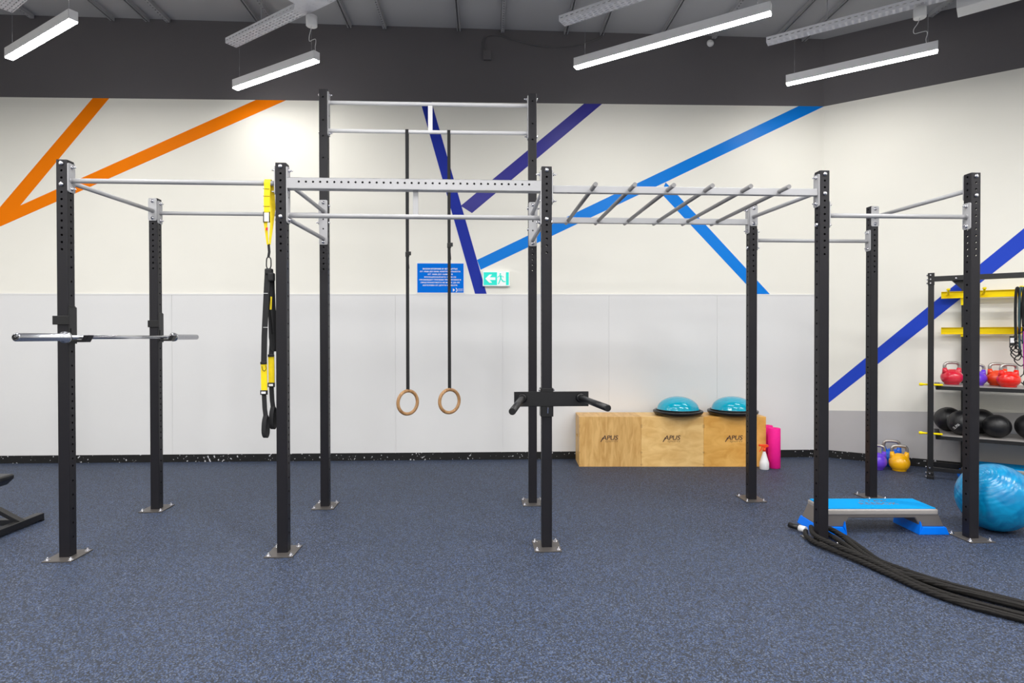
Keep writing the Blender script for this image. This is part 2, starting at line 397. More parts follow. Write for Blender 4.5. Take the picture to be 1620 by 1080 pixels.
mb = MB(); s_ = 0.974; z0 = lambda t: 0.799 + s_ * t; z1 = lambda t: 0.617 + 0.956 * t
mb.prism([RW(0.0, 0.0002, z1(0)), RW(3.6, 0.0002, z1(3.6)), RW(3.6, 0.0002, z0(3.6)), RW(0.0, 0.0002, z0(0))], NN * 0.0012); mb.build('painted_stripe', 'royal', wall_right)
mb = MB(); mb.prism([RW(0.0, 0.0002, 0.0), RW(5.5, 0.0002, 0.0), RW(5.5, 0.0002, 0.88), RW(0.0, 0.0002, 0.578)], NN * 0.001); mb.build('painted_dado', 'grey_dado', wall_right)

# white lower wall panels, cap strip, skirtings
mb = MB(); seams = [XL + .02, -6.72, -5.40, -4.076, -2.727, -1.414, -0.1165, 1.188, 2.532, 3.79]
def slab_back(mb, xa, xb, z0, z1, th, mi=0, off=0.0):
    a = Vector((xa, yb(xa), z0)) + NB * off; b = Vector((xb, yb(xb), z0)) + NB * off
    mb.prism([a, b, b + NB * th, a + NB * th], (0, 0, z1 - z0), mi)
for i in range(len(seams) - 1): slab_back(mb, seams[i] + 0.0022, seams[i + 1] - 0.0022, 0.09, 2.005, 0.008)
slab_back(mb, seams[0], seams[-1], 2.005, 2.02, 0.011)
slab_back(mb, seams[0], seams[-1], 0.09, 2.0, 0.004)
st(mb.build('trim_1', 'panel'))
mb = MB(); slab_back(mb, XL, C0.x, 0.0, 0.092, 0.013); st(mb.build('baseboard_back', 'skirting', bevel=0.002))
mb = MB(); mb.prism([RW(-0.0, 0, 0), RW(TR, 0, 0), RW(TR, .013, 0), RW(0.004, .013, 0)], (0, 0, 0.092)); st(mb.build('baseboard_right', 'skirting', bevel=0.002))

# ceiling struts (run front to back just under the ceiling)
def strut(x, perforated, y1=None, yfront=2.5, lean=0.043, zoff=0.0):
    y1 = y1 if y1 is not None else min(yb(x), 7.34 if x < 3.87 else C0.y + (x - C0.x) * D1.y / D1.x) - 0.02
    L = y1 - yfront; mb = MB(); w_, h = 0.05, 0.045
    dirv = Vector((lean, -1, 0)).normalized(); sd = Vector((1, lean, 0)).normalized()
    o = Vector((x, y1, zc(x) - h - 0.002 - zoff))
    n = int(L / 0.05); us = [i * 0.05 for i in range(n + 1)]; vs = [-w_ / 2, w_ / 2]
    holes = {(i, 0): ((us[i] + us[i + 1]) / 2, 0, 0.011, 0.009) for i in range(n)} if perforated else {}
    if perforated:
        grid_holes(mb, o, dirv, sd, us, vs, holes)
        q = o + Vector((0, 0, .012)); mb._add([q - sd * .022, q + sd * .022, q + sd * .022 + dirv * L, q - sd * .022 + dirv * L], [(0, 1, 2, 3)], 1)  # black strip above the holes, painting the shade inside the strut
    else:
        for s1 in (-1, 1): mb.prism([o + sd * s1 * w_ / 2, o + sd * s1 * (w_ / 2 - .015), o + sd * s1 * (w_ / 2 - .015) + dirv * L, o + sd * s1 * w_ / 2 + dirv * L], (0, 0, .003))
    for s1 in (-1, 1):
        a = o + sd * s1 * w_ / 2; mb.prism([a, a + dirv * L, a + dirv * L - sd * s1 * 0.003, a - sd * s1 * 0.003], (0, 0, h))
    mb.build('ceiling_strut', ['strut', 'black_plastic'], ceiling)
for x, pf in ((-7.6, 1), (-6.5, 0), (-5.67, 1), (-4.74, 0), (-4.33, 0), (-4.09, 1), (-3.02, 0), (-2.84, 1), (-1.95, 0), (-1.53, 1), (-0.64, 0), (-0.11, 1), (0.66, 0), (1.1, 0),
              (1.84, 0), (2.48, 1), (3.25, 0), (3.6, 0), (4.75, 1), (5.9, 0)):
    strut(x, pf)

# ------------------------------------------------------------------ lamps and cable trays
LW, LH = 0.075, 0.088
def lamp(a, b, label, zb=4.3, tray_z=4.78, cable_at=None, wires=(0.06, 0.94)):
    a = Vector((a[0], a[1], 0)); b = Vector((b[0], b[1], 0)); L = (b - a).length; rz = math.atan2(b.y - a.y, b.x - a.x)
    t = thing('pendant_lamp', label, 'lamp', (a.x, a.y, zb), rz, 'linear pendant lamps')
    mb = MB(); h = LW / 2; th = 0.004
    mb.b2((0, -h, 0), (L, -h + th, LH)); mb.b2((0, h - th, 0), (L, h, LH)); mb.b2((0, -h, LH - th), (L, h, LH))
    mb.b2((0, -h, 0), (th, h, LH)); mb.b2((L - th, -h, 0), (L, h, LH))
    mb.build('housing', 'lamp_body', t, bevel=0.0015)
    mb = MB(); mb.b2((0.005, -h + 0.0045, -0.012), (L - 0.005, h - 0.0045, 0.02)); mb.build('diffuser', 'lamp_glow', t)
    for f in wires:
        mb = MB(); mb.cyl((L * f, 0, LH), (L * f, 0, tray_z - zb), 0.0012, n=6); mb.build('suspension_wire', 'chrome', t)
    if cable_at:
        cx, top = cable_at, tray_z - zb - 0.02
        mb = MB(); mb.lathe([(0.0, 0), (0.052, 0), (0.056, 0.004), (0.056, 0.10), (0.0, 0.10)], (cx, 0, top - 0.1), 24); mb.build('canopy', 'white_plastic', t)
        cb = [(cx, 0, top - .1), (cx - .02, .0, top - .15), (cx - .05, 0.01, top - .19), (cx - .045, 0.01, top - .235), (cx + .01, 0, top - .24), (cx + .055, 0, top - .245), (cx + .06, 0, top - .28),
              (cx + .05, 0, top - .32), (cx + .055, 0, LH)]
        mb = MB(); mb.tube(smooth_path(cb, 4), 0.0032, 6); mb.build('power_cable', 'white_plastic', t)
    return t
def smooth_path(pts, k=6, closed=False):
    pts = [Vector(p) for p in pts]; out = []; n = len(pts)
    rng = range(n if closed else n - 1)
    for i in rng:
        if closed: p0, p1, p2, p3 = pts[i - 1], pts[i], pts[(i + 1) % n], pts[(i + 2) % n]
        else: p0, p1, p2, p3 = pts[max(i - 1, 0)], pts[i], pts[i + 1], pts[min(i + 2, n - 1)]
        for s_ in range(k):
            t = s_ / k
            out.append(0.5 * ((2 * p1) + (p2 - p0) * t + (2 * p0 - 5 * p1 + 4 * p2 - p3) * t * t + (3 * p1 - p0 - 3 * p2 + p3) * t ** 3))
    if not closed: out.append(pts[-1])
    return out
lamp((-5.045, 5.954), (-3.872, 5.246), 'leftmost glowing linear pendant lamp, steepest in the picture, over the barbell rack end')
lamp((-3.118, 6.686), (-1.970, 6.003), 'short glowing pendant lamp hanging by a curly white cable, left of the tall upright', cable_at=1.26)
lamp((0.662, 6.18), (2.247, 5.138), 'longest glowing linear pendant lamp, above the monkey bars')
lamp((3.051, 6.588), (4.184, 5.821), 'glowing pendant lamp with curly white cable nearest the right wall', cable_at=1.22)

def tray(a, L, label, ang=None, wd=0.13, z=4.79, junction=None):
    rz = ang if ang is not None else math.atan2(LD.y, LD.x)
    t = thing('cable_tray', label, 'cable tray', (a[0], a[1], z), rz, 'perforated cable trays')
    mb = MB(); n = int(L / 0.06); us = [i * 0.06 for i in range(n + 1)]
    for (O, U, V, vs) in (((0, -wd / 2, 0), (1, 0, 0), (0, 1, 0), [0, wd / 4, wd / 2, wd * .75, wd]), ((0, -wd / 2, 0), (1, 0, 0), (0, 0, 1), [0, .06]), ((0, wd / 2, 0), (1, 0, 0), (0, 0, 1), [0, .06])):
        holes = {(i, j): ((us[i] + us[i + 1]) / 2, (vs[j] + vs[j + 1]) / 2, 0.021, min(0.006, (vs[j + 1] - vs[j]) * .3)) for i in range(n) for j in range(len(vs) - 1)}
        grid_holes(mb, O, U, V, us, vs, holes)
    mb.build('perforated_channel', 'tray', t)
    for f in (0.25, 0.8):
        x = L * f; wx = a[0] + math.cos(rz) * x
        mb = MB(); mb.cyl((x, 0, 0.0), (x, 0, zc(wx) - z - 0.045), 0.004, n=8); mb.lathe([(0.0, 0), (.012, 0), (.012, .012), (0, .012)], (x, 0, 0.005), 8)
        mb.build('threaded_rod', 'strut', t)
    if junction:
        mb = MB(); jx = junction
        mb.prism([(jx - .20, wd / 2, 0), (jx + .20, wd / 2, 0), (jx + .20, -wd / 2, 0), (jx + .10, -wd / 2 - .06, 0), (jx + .065, -wd / 2 - .6, 0), (jx - .065, -wd / 2 - .6, 0), (jx - .10, -wd / 2 - .06, 0), (jx - .20, -wd / 2, 0)], (0, 0, -.003))
        mb.build('tee_junction', 'tray', t)
    return t
tray((-5.10, 5.97), 1.6, 'perforated steel cable tray above the leftmost pendant lamp')
tray((-3.17, 6.70), 2.3, 'perforated steel cable tray above the short lamp left of the tall upright', junction=1.42)
tray((0.53, 6.25), 2.2, 'perforated steel cable tray above the longest pendant lamp')
tray((2.88, 6.69), 2.4, 'perforated steel cable tray above the lamp nearest the right wall', wd=0.10)
# white unit hanging under the ceiling at the upper right
t = thing('ceiling_unit', 'white box unit hanging under the ceiling, cut off by the top right edge', 'ceiling unit', (4.461, 5.953, 4.78), math.atan2(-0.64, 0.77))
mb = MB(); mb.b2((0, 0, 0), (1.0, 0.22, 0.28)); mb.build('casing', 'white_plastic', t, bevel=0.006)
mb = MB(); mb.b2((0.02, 0.22, 0.02), (0.98, 0.226, 0.26)); mb.build('back_panel', 'strut', t)
for sx in (0.12, 0.88):
    mb = MB(); mb.cyl((sx, .11, .28), (sx, .11, zc(4.5) - 4.78), 0.004, n=8); mb.build('hanger', 'strut', t)

# junction box and cable on the dark band
def BW(x, z, off=0.0): return Vector((x, yb(x), z)) + NB * off
t = thing('junction_box', 'small grey junction box with a drooping cable on the charcoal wall band', 'junction box', BW(-0.295, 4.9), 0.032)
mb = MB(); mb.b2((-.05, -.045, -.05), (.05, 0, .06)); mb.build('box', 'wall_dark', t, bevel=0.006)
mb = MB(); mb.tube(smooth_path([Vector(p) - Vector((-0.295, 0, 4.9)) for p in [(-.333, -.012, 4.955), (-.349, -.012, 5.082), (-.287, -.014, 5.148), (-.149, -.014, 5.154), (.005, -.013, 5.111), (.313, -.012, 5.038),
      (.622, -.012, 5.028), (.854, -.012, 5.069), (1.048, -.014, 5.134), (1.105, -.02, 5.165)]], 5), 0.009, 8); mb.build('cable', mat('grey_cable', (92, 90, 92), 0.5), t)
mb = MB(); mb.lathe([(0, 0), (.04, 0), (.045, .01), (.03, .035), (0, .04)], BW(2.44, 5.1), 20, axis=NB); tag(mb.build('motion_sensor', 'white_plastic'), 'small round pale sensor on the charcoal wall band behind the longest lamp', 'sensor')

# ------------------------------------------------------------------ training rig
RX, RY, YAW = -3.07656, 3.99511, 0.05403
W, DD, H, T = 0.0735, 1.1166, 2.699, 3.668
US = [0.0, 1.450, 3.2913, 5.3125, 6.458]
rig = thing('training_rig', 'large charcoal steel training rig with light grey pull-up bars, bolted to the floor', 'gym rig', (RX, RY, 0), YAW)
def RG(u, v, z): return (RX + u * math.cos(YAW) - v * math.sin(YAW), RY + u * math.sin(YAW) + v * math.cos(YAW), z)
ZF = [2.674 - 0.0483 * k for k in range(13)]
ZS = [2.674 - 0.0483 * k for k in range(14)] + [1.975 - 0.0955 * k for k in range(8)] + [1.21 - 0.049 * k for k in range(13)] + [0.52 - 0.096 * k for k in range(5)]
def upright(u, v, tall=False):
    mb = MB(); h = T if tall else H; z0 = 0.008; c = 0.007
    zf = ZF + ([3.60, 3.40, 3.26, 3.07, 2.88] if tall else []); zs = ZS + ([3.60, 3.40, 3.26, 3.07, 2.88] if tall else [])
    def faces(O, U, zl):
        cuts = sorted(set([z0, h] + [round(z - .013, 4) for z in zl] + [round(z + .013, 4) for z in zl])); holes = {}
        for z in zl: holes[(0, cuts.index(round(z - .013, 4)))] = (W / 2, z, 0.0082, 0.0082)
        # three columns: edge | hole column | edge
        grid_holes(mb, O, U, (0, 0, 1), [c, W - c], cuts, holes)
    faces((u, v, 0), (1, 0, 0), zf); faces((u + W, v, 0), (0, 1, 0), zs)
    faces((u + W, v + W, 0), (-1, 0, 0), zf); faces((u, v + W, 0), (0, -1, 0), zs)
    for (cx, cy, a0) in ((u + c, v + c, PI), (u + W - c, v + c, 1.5 * PI), (u + W - c, v + W - c, 0), (u + c, v + W - c, .5 * PI)):
        pp = [(cx + c * math.cos(a0 + k * PI / 6), cy + c * math.sin(a0 + k * PI / 6)) for k in range(4)]
        for k in range(3):
            vs = [mb.bm.verts.new(q) for q in ((pp[k][0], pp[k][1], z0), (pp[k + 1][0], pp[k + 1][1], z0), (pp[k + 1][0], pp[k + 1][1], h), (pp[k][0], pp[k][1], h))]
            f = mb.bm.faces.new(vs); f.smooth = True
    mb.b2((u + c * .5, v + c * .5, h - 0.004), (u + W - c * .5, v + W - c * .5, h - 0.001))
    o = mb.build('upright', 'post', rig)
    mb = MB(); cx, cy = u + W / 2, v + W / 2
    mb.b2((cx - .095, cy - .115, 0.0005), (cx + .095, cy + .115, 0.008)); mb.build('base_plate', 'plate_steel', o, bevel=0.001)
    for sx in (-1, 1):
        for sy in (-1, 1):
            mb = MB(); q = (cx + sx * .075, cy + sy * .085, 0.008)
            mb.lathe([(0, 0), (.017, 0), (.017, .002), (0, .002)], q, 16); mb.lathe([(0, .002), (.011, .002), (.011, .010), (0, .010)], q, 6); mb.lathe([(0, .01), (.0055, .01), (.0055, .018), (0.003, .02), (0, .02)], q, 10)
            mb.build('anchor_bolt', 'bolt', o)
    return o
for i, u in enumerate(US):
    upright(u, 0.0); upright(u, DD, tall=(i in (1, 2)))

def plate(par, c, n, z0, z1, holes=0):
    """mounting plate on a post face: c=(u,v) centre of the face, n=(du,dv) outward"""
    U = Vector((-n[1], n[0], 0)); N = Vector((n[0], n[1], 0)); o = Vector((c[0], c[1], 0)) + N * 0.0008; hw = 0.036; r = 0.012
    prof = []
    for (sx, sz, a0) in ((1, 1, 0), (-1, 1, .5 * PI), (-1, -1, PI), (1, -1, 1.5 * PI)):
        for k in range(4):
            a = a0 + k * PI / 6; prof.append((sx * (hw - r) + r * math.cos(a), (z1 - r if sz > 0 else z0 + r) + r * math.sin(a)))
    mb = MB(); mb.prism([o + U * x + Vector((0, 0, z)) for x, z in prof], N * 0.006); mb.build('mounting_plate', 'grey_coat', par)
    if holes:
        mb = MB()
        for k in range(holes):
            zz = z0 + 0.055 + (z1 - z0 - 0.14) * k / (holes - 1) if holes > 1 else (z0 + z1) / 2
            q = o + N * 0.0055; mb.lathe([(0, 0), (.0072, 0), (.0072, .0009), (0, .0009)], q + Vector((0, 0, zz)), 12, axis=N)
        mb.build('plate_hole_shade', 'black_plastic', par)  # raised black discs painting the shade inside the plate's holes
    for zz in (z0 + 0.024, z1 - 0.024):
        mb = MB(); q = o + N * 0.0068 + Vector((0, 0, zz))
        mb.lathe([(0, 0), (.015, 0), (.015, .002), (0, .002)], q, 14, axis=N); mb.lathe([(0, .002), (.0115, .002), (.0115, .011), (0, .011)], q, 6, axis=N); mb.lathe([(0, .011), (.006, .011), (.006, .026), (0.004, .028), (0, .028)], q, 10, axis=N)
        mb.build('plate_nut', 'bolt', par); mb = MB()
        q2 = o - N * (W + 0.0016) + Vector((0, 0, zz))
        mb.lathe([(0, 0), (.015, 0), (.0148, -.002), (.0125, -.008), (.006, -.011), (0, -.0115)], q2, 14, axis=N)
        mb.build('plate_bolt', 'bolt', par)
R_ = 0.0165
def bar(name, a, b, ends, r=R_, m='grey_coat'):
    """round bar a->b in rig space; ends = list of (centre(u,v), outward n, z0, z1, holes)"""
    mb = MB(); mb.cyl(a, b, r, n=20)
    for e in ((Vector(a), 1), (Vector(b), -1)):
        d = (Vector(b) - Vector(a)).normalized() * e[1]; mb.cyl(e[0], e[0] + d * 0.005, r + 0.004, r, n=20)
    o = mb.build(name, m, rig)
    for (c, n, z0, z1, hl) in ends: plate(o, c, n, z0, z1, hl)
    return o
hW = W / 2; vb = DD + hW; g = 0.0068; ZH = 2.565; ZL = 2.343; PZ = (2.484, 2.680); PZ2 = (2.288, 2.676)
def rside(u, v=0.0): return (u + W, v + hW)
def lside(u, v=0.0): return (u, v + hW)
# left bay
bar('pull_up_bar', (US[0] + W + g, hW, ZH), (US[1] - g, hW, ZH), [(rside(US[0]), (1, 0), *PZ, 0), (lside(US[1]), (-1, 0), *PZ, 0)])
bar('pull_up_bar', (US[0] + W + g, vb, 2.578), (US[1] - g, vb, 2.578), [(rside(0, DD), (1, 0), *PZ, 0), (lside(US[1], DD), (-1, 0), *PZ, 0)])
bar('side_bar', (hW, W + g, ZH), (hW, DD - g, 2.59), [((hW, W), (0, 1), 2.509, 2.698, 0), ((hW, DD), (0, -1), 2.505, 2.697, 0)])
# centre bay
mb = MB(); bz0, bz1 = 2.525, 2.60; ua, ub = US[1] + W + g, US[2] - g
nh = 34; ust = [ua] + [1.61 + 0.0483 * (k - .5) for k in range(nh + 1)] + [ub]
grid_holes(mb, (0, 0.002, 0), (1, 0, 0), (0, 0, 1), ust, [bz0, bz1], {(k + 1, 0): (1.61 + 0.0483 * k, 2.571, 0.0078, 0.0078) for k in range(nh)})
grid_holes(mb, (0, 0.0715, 0), (1, 0, 0), (0, 0, 1), ust, [bz0, bz1], {})
mb.b2((ua, 0.002, bz0), (ub, 0.0715, bz0 + .003)); mb.b2((ua, 0.002, bz1 - .003), (ub, 0.0715, bz1))
crossbeam = mb.build('crossbeam', 'grey_coat', rig)
mb = MB(); mb.b2((2.388, 0.032, ZL + 0.012), (2.424, 0.046, bz0)); mb.build('connector_strap', 'grey_coat', crossbeam)
o = bar('pull_up_bar', (ua, hW, ZL), (ub, hW, ZL), [(rside(US[1]), (1, 0), *PZ2, 3), (lside(US[2]), (-1, 0), *PZ2, 3)])
for u in (US[1], US[2]):
    c = u + hW
    o = bar('side_bar', (c, W + g, 2.60), (c, DD - g, 2.60), [((c, W), (0, 1), 2.306, 2.698, 0), ((c, DD), (0, -1), 2.308, 2.699, 4)])
    mb = MB(); mb.cyl((c, W + g, ZL), (c, DD - g, 2.36), R_, n=20); mb.build('side_bar', 'grey_coat', rig)
# raised section at the back
ua, ub = US[1] + W + g, US[2] - g
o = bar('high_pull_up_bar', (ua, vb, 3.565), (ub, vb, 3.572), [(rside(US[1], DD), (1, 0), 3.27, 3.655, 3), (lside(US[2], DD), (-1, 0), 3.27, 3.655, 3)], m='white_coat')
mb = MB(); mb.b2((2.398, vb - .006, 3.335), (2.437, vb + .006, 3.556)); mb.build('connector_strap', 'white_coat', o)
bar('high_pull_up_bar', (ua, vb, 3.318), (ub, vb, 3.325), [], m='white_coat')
# monkey bar bay
ua, ub = US[2] + W + g, US[3] - g
for v, zz in ((hW, 2.546), (vb, 2.548)):
    mb = MB(); mb.b2((ua, v - .02, zz - .025), (ub, v + .02, zz + .025)); o = mb.build('monkey_bar_rail', 'grey_coat', rig, bevel=0.003)
    vv = 0 if v == hW else DD
    plate(o, rside(US[2], vv), (1, 0), 2.44, 2.676); plate(o, lside(US[3], vv), (-1, 0), 2.44, 2.676)
for k in range(6):
    u = 3.652 + 0.2735 * k
    mb = MB(); mb.cyl((u, -0.12, 2.548), (u, DD + W + 0.09, 2.546), 0.0155, n=20); mb.build('monkey_bar_rung', 'rung', rig)
bar('side_bar', (US[3] + hW, W + g, ZH), (US[3] + hW, DD - g, 2.59), [((US[3] + hW, W), (0, 1), 2.509, 2.698, 0), ((US[3] + hW, DD), (0, -1), 2.505, 2.690, 0)])
# right bay
PL = (2.288, 2.482)
bar('pull_up_bar', (US[3] + W + g, hW, 2.381), (US[4] - g, hW, 2.381), [(rside(US[3]), (1, 0), *PL, 0), (lside(US[4]), (-1, 0), *PL, 0)])
bar('pull_up_bar', (US[3] + W + g, vb, 2.381), (US[4] - g, vb, 2.381), [(rside(US[3], DD), (1, 0), *PL, 0), (lside(US[4], DD), (-1, 0), *PL, 0)])
bar('side_bar', (US[4] + hW, W + g, 2.585), (US[4] + hW, DD - g, 2.60), [((US[4] + hW, W), (0, 1), 2.509, 2.698, 0), ((US[4] + hW, DD), (0, -1), 2.512, 2.697, 0)])

# ------------------------------------------------------------------ barbell and j-hooks
def jhook(v, label, tab=.024):
    t = thing('j_hook', label, 'barbell hook', RG(W, v + hW, 1.5), YAW, 'barbell hooks on the rig')
    mb = MB()   # local: x = outwards from the side face, y = along the bar, z up from the bar axis
    mb.b2((0.001, -.0375, -0.045), (0.010, .0375, 0.205)); mb.b2((0.001, -.03, 0.205), (0.008, .03, 0.212))
    mb.b2((-W - tab, -hW - 0.008, 0.085), (0.010, -hW - 0.001, 0.145))
    mb.b2((-W - 0.008, -hW - 0.001, 0.085), (-W - 0.001, .02, 0.145))
    mb.build('bracket', 'steel_black', t, bevel=0.002)
    mb = MB(); mb.b2((0.010, -.03, -0.034), (0.080, .03, -0.0165)); mb.prism([(0.070, -.03, -.034), (0.104, -.03, -.034), (0.130, -.03, 0.014), (0.098, -.03, 0.014), (.080, -.03, -.018)], (0, .06, 0))
    mb.build('hook_arm', 'black_plastic', t, bevel=0.002)
    mb = MB(); mb.b2((0.010, -.026, -0.016), (0.014, .026, 0.06)); mb.build('liner', 'black_plastic', t)
jhook(0.0, 'black barbell hook clamped on the front left corner upright')
jhook(DD, 'black barbell hook clamped on the rear left corner upright', .009)
ub_ = W + 0.047
bb = thing('barbell', 'chrome barbell without plates resting on hooks between the two left uprights', 'barbell', RG(ub_, DD / 2 + hW, 1.5), YAW)
mb = MB(); mb.cyl((0, -.70, 0), (0, .70, 0), 0.014, n=20); mb.build('shaft', 'chrome', bb)
for s1 in (-1, 1):
    mb = MB(); yc = 0.668
    prof = [(.0, 0), (.021, 0), (.025, .004), (.025, .405), (.0385, .409), (.0385, .428), (.030, .432), (.026, .452), (0.015, .455), (0, .455)]
    mb.lathe(prof, (0, s1 * 1.112, 0), 28, axis=(0, -s1, 0)); sl = mb.build('sleeve', 'chrome', bb)
    mb = MB(); mb.lathe([(0, 0), (.013, 0), (.013, .003), (0, .003)], (0, s1 * 1.112, 0), 20, axis=(0, s1, 0)); mb.build('end_cap', 'black_plastic', sl)
    mb = MB(); mb.tube([(0.0175 * math.cos(a), s1 * 1.1135, 0.0175 * math.sin(a)) for a in [2 * PI * k / 20 for k in range(20)]], 0.0022, 6, closed=True); mb.build('end_ring', 'black_plastic', sl)

# ------------------------------------------------------------------ dip attachment
dip = thing('dip_attachment', 'black dip bar attachment with two diverging handles, fixed to the centre right upright', 'dip station', RG(US[2] + hW, 0, 1.06), YAW)
mb = MB(); mb.b2((-.234, -.016, -.052), (.294, -.009, .052)); mb.b2((-.234, -.016, .047), (.294, .0, .052)); mb.b2((-.234, -.016, -.052), (.294, 0, -.047)); mb.build('crossplate', 'steel_black', dip, bevel=0.0015)
mb = MB()
for sx in (-1, 1): mb.b2((sx * (hW + .001), -.009, -.125), (sx * (hW + .008), .085, .075))
mb.b2((-hW - .008, -.009, -.125), (hW + .008, -.002, .075)); mb.build('sleeve_bracket', 'steel_black', dip, bevel=0.0015)
mb = MB(); mb.prism([(0, -.016, -.052), (0, -.035, -.06), (0, -.016, -.1)], (.008, 0, 0)); mb.cyl((-hW - .02, .035, .06), (hW + .02, .035, .06), .008, n=12); mb.build('locking_pin', 'bolt', dip)
def dip_handle(a, b):
    a, b = Vector(a), Vector(b); mb = MB(); d = (b - a).normalized()
    mb.cyl(a, a + d * .02, 0.034, 0.026, n=24); mb.cyl(a, a + d * .12, 0.017, n=24); mb.cyl(a + d * .08, b - d * .004, 0.0215, n=24); mb.cyl(b - d * .004, b, 0.0215, 0.018, n=24)
    mb.build('handle', 'steel_black', dip)
dip_handle((-.175, -.016, 0.008), (-.285, -.72, 0.004))
dip_handle((.235, -.016, 0.008), (.305, -.60, 0.004))

# ------------------------------------------------------------------ suspension trainer on the left front bar
tr = thing('suspension_trainer', 'black and yellow suspension strap trainer hanging from the left front bar', 'suspension trainer', RG(1.392, hW, 0), YAW)
mb = MB()
loop = [(0.0, -.021, 2.53), (0, -.024, 2.565), (0, -.012, 2.588), (0, .012, 2.588), (0, .024, 2.565), (0, .021, 2.53)]
mb.ribbon([(-.004, -.006, 2.14), (-.012, -.022, 2.28), (-.003, -.022, 2.36), (-.003, -.022, 2.45)] + loop[:4], (1, 0, 0), [.012, .022, .038, .041, .042, .042, .042, .042], 0.004)
mb.ribbon([(0.006, .004, 2.14), (0.018, .012, 2.28), (0.022, .022, 2.40), (0.016, .022, 2.50), (.008, .024, 2.565), (.002, .012, 2.588)], (1, .2, 0), [.012, .022, .036, .038, .038, .038], 0.004)
mb.build('anchor_strap', 'yellow_webbing', tr)
for z in (2.33, 2.40, 2.47, 2.52):
    mb = MB(); mb.b2((-.027, -.0265, z), (.018, -.025, z + .002)); mb.build('stitching', 'black_webbing', tr)
mb = MB(); mb.tube([(x, -.031, z) for x, z in ((-.022, 2.29), (-.022, 2.36), (.018, 2.36), (.018, 2.29))], 0.004, 8, closed=True); mb.build('strap_buckle', 'black_plastic', tr)
mb = MB(); mb.b2((-.018, -.032, 2.295), (.014, -.028, 2.355)); mb.b2((-.008, -.028, 2.235), (.004, -.0255, 2.255), 1); mb.build('strap_label', ['white_plastic', 'kb_red'], tr)
mb = MB(); mb.ribbon([(0, 0, 2.145), (0.004, 0.0, 2.09), (-.002, 0, 2.05)], (1, 0, 0), 0.016, 0.006); mb.build('anchor_sling', 'black_webbing', tr)
car = [(0, .0, 2.055), (.013, 0, 2.045), (.016, 0, 2.02), (.014, 0, 1.985), (.0, 0, 1.972), (-.014, 0, 1.985), (-.015, 0, 2.02), (-.012, 0, 2.045)]
mb = MB(); mb.tube(smooth_path(car, 3, True), 0.0042, 8, closed=True); mb.build('carabiner', 'black_plastic', tr)
mb = MB(); mb.b2((-.024, -.02, 1.93), (.028, .02, 1.975)); mb.b2((.0, -.026, 1.885), (.040, .02, 1.945)); mb.build('locking_loop', 'black_webbing', tr, bevel=0.01)
mb = MB(); mb.ribbon([(-.004, -.01, 1.95), (-.012, -.012, 1.80), (-.026, -.016, 1.50), (-.030, -.016, 1.31)], (1, 0, 0), 0.038, 0.005); mb.build('main_strap', 'black_webbing', tr)
mb = MB(); mb.ribbon([(.018, .008, 1.93), (.024, .010, 1.70), (.040, .012, 1.55), (.052, .012, 1.44), (.046, .016, 1.40), (.022, .02, 1.41), (.010, .02, 1.50), (.006, .02, 1.70), (.004, .02, 1.85)], (.75, .65, 0), 0.036, 0.004); mb.build('main_strap', 'black_webbing', tr)
mb = MB(); mb.ribbon([(.016, .0, 1.78), (.012, .0, 1.69)], (1, 0, 0), 0.012, 0.004); mb.build('length_tab', 'yellow_webbing', tr)
for z in (1.80, 1.565):
    mb = MB(); mb.b2((-.033, -.0195, z), (.0, -.0175, z + .003)); mb.build('stitching', 'white_plastic', tr)
def cradle(x, y, ztop, dz):
    mb = MB(); mb.ribbon([(x, y, ztop), (x + .002, y, ztop - .19)], (1, 0, 0), 0.040, 0.008); mb.build('grip_sleeve', 'yellow_webbing', tr)
    mb = MB(); mb.b2((x - .022, y - .009, ztop - .004), (x + .020, y + .006, ztop + .014)); mb.build('webbing_buckle', 'black_plastic', tr, bevel=0.002); mb = MB(); mb.b2((x - .023, y - .01, ztop - .215), (x + .023, y + .008, ztop - .183)); mb.build('webbing_buckle', 'black_plastic', tr, bevel=0.002)
    mb = MB(); mb.b2((x - .015, y - .0115, ztop - .207), (x + .015, y - .010, ztop - .192)); mb.build('brand_tag', 'white_plastic', tr)
    mb = MB(); z = ztop - .21
    mb.ribbon([(x, y, z), (x + .006, y - .004, z - .10), (x + .012, y - .006, z - dz)], (1, .1, 0), 0.030, 0.006)
    mb.ribbon(smooth_path([(x + .012, y - .006, z - dz), (x + .006, y - .018, z - dz - .05), (x + .004, y - .019, z - dz - .12), (x + .012, y - .006, z - dz - .155), (x + .019, y + .010, z - dz - .12), (x + .017, y + .008, z - dz - .03), (x + .012, y - .004, z - dz)], 4), (1, -.25, 0), 0.032, 0.006)
    mb.build('foot_cradle', 'black_webbing', tr)
cradle(-.030, -.016, 1.315, .145); cradle(.010, .014, 1.365, .14)
mb = MB(); mb.ribbon([(.010, .014, 1.37), (.014, .016, 1.45), (.012, .018, 1.52)], (1, 0, 0), 0.034, 0.004); mb.build('main_strap', 'black_webbing', tr)
mb = MB(); mb.tube(smooth_path([(-.042, -.024, 1.30), (-.030, -.025, 1.265), (-.012, -.025, 1.28), (-.016, -.025, 1.305)], 4), 0.002, 6); mb.build('emblem', 'black_plastic', tr)

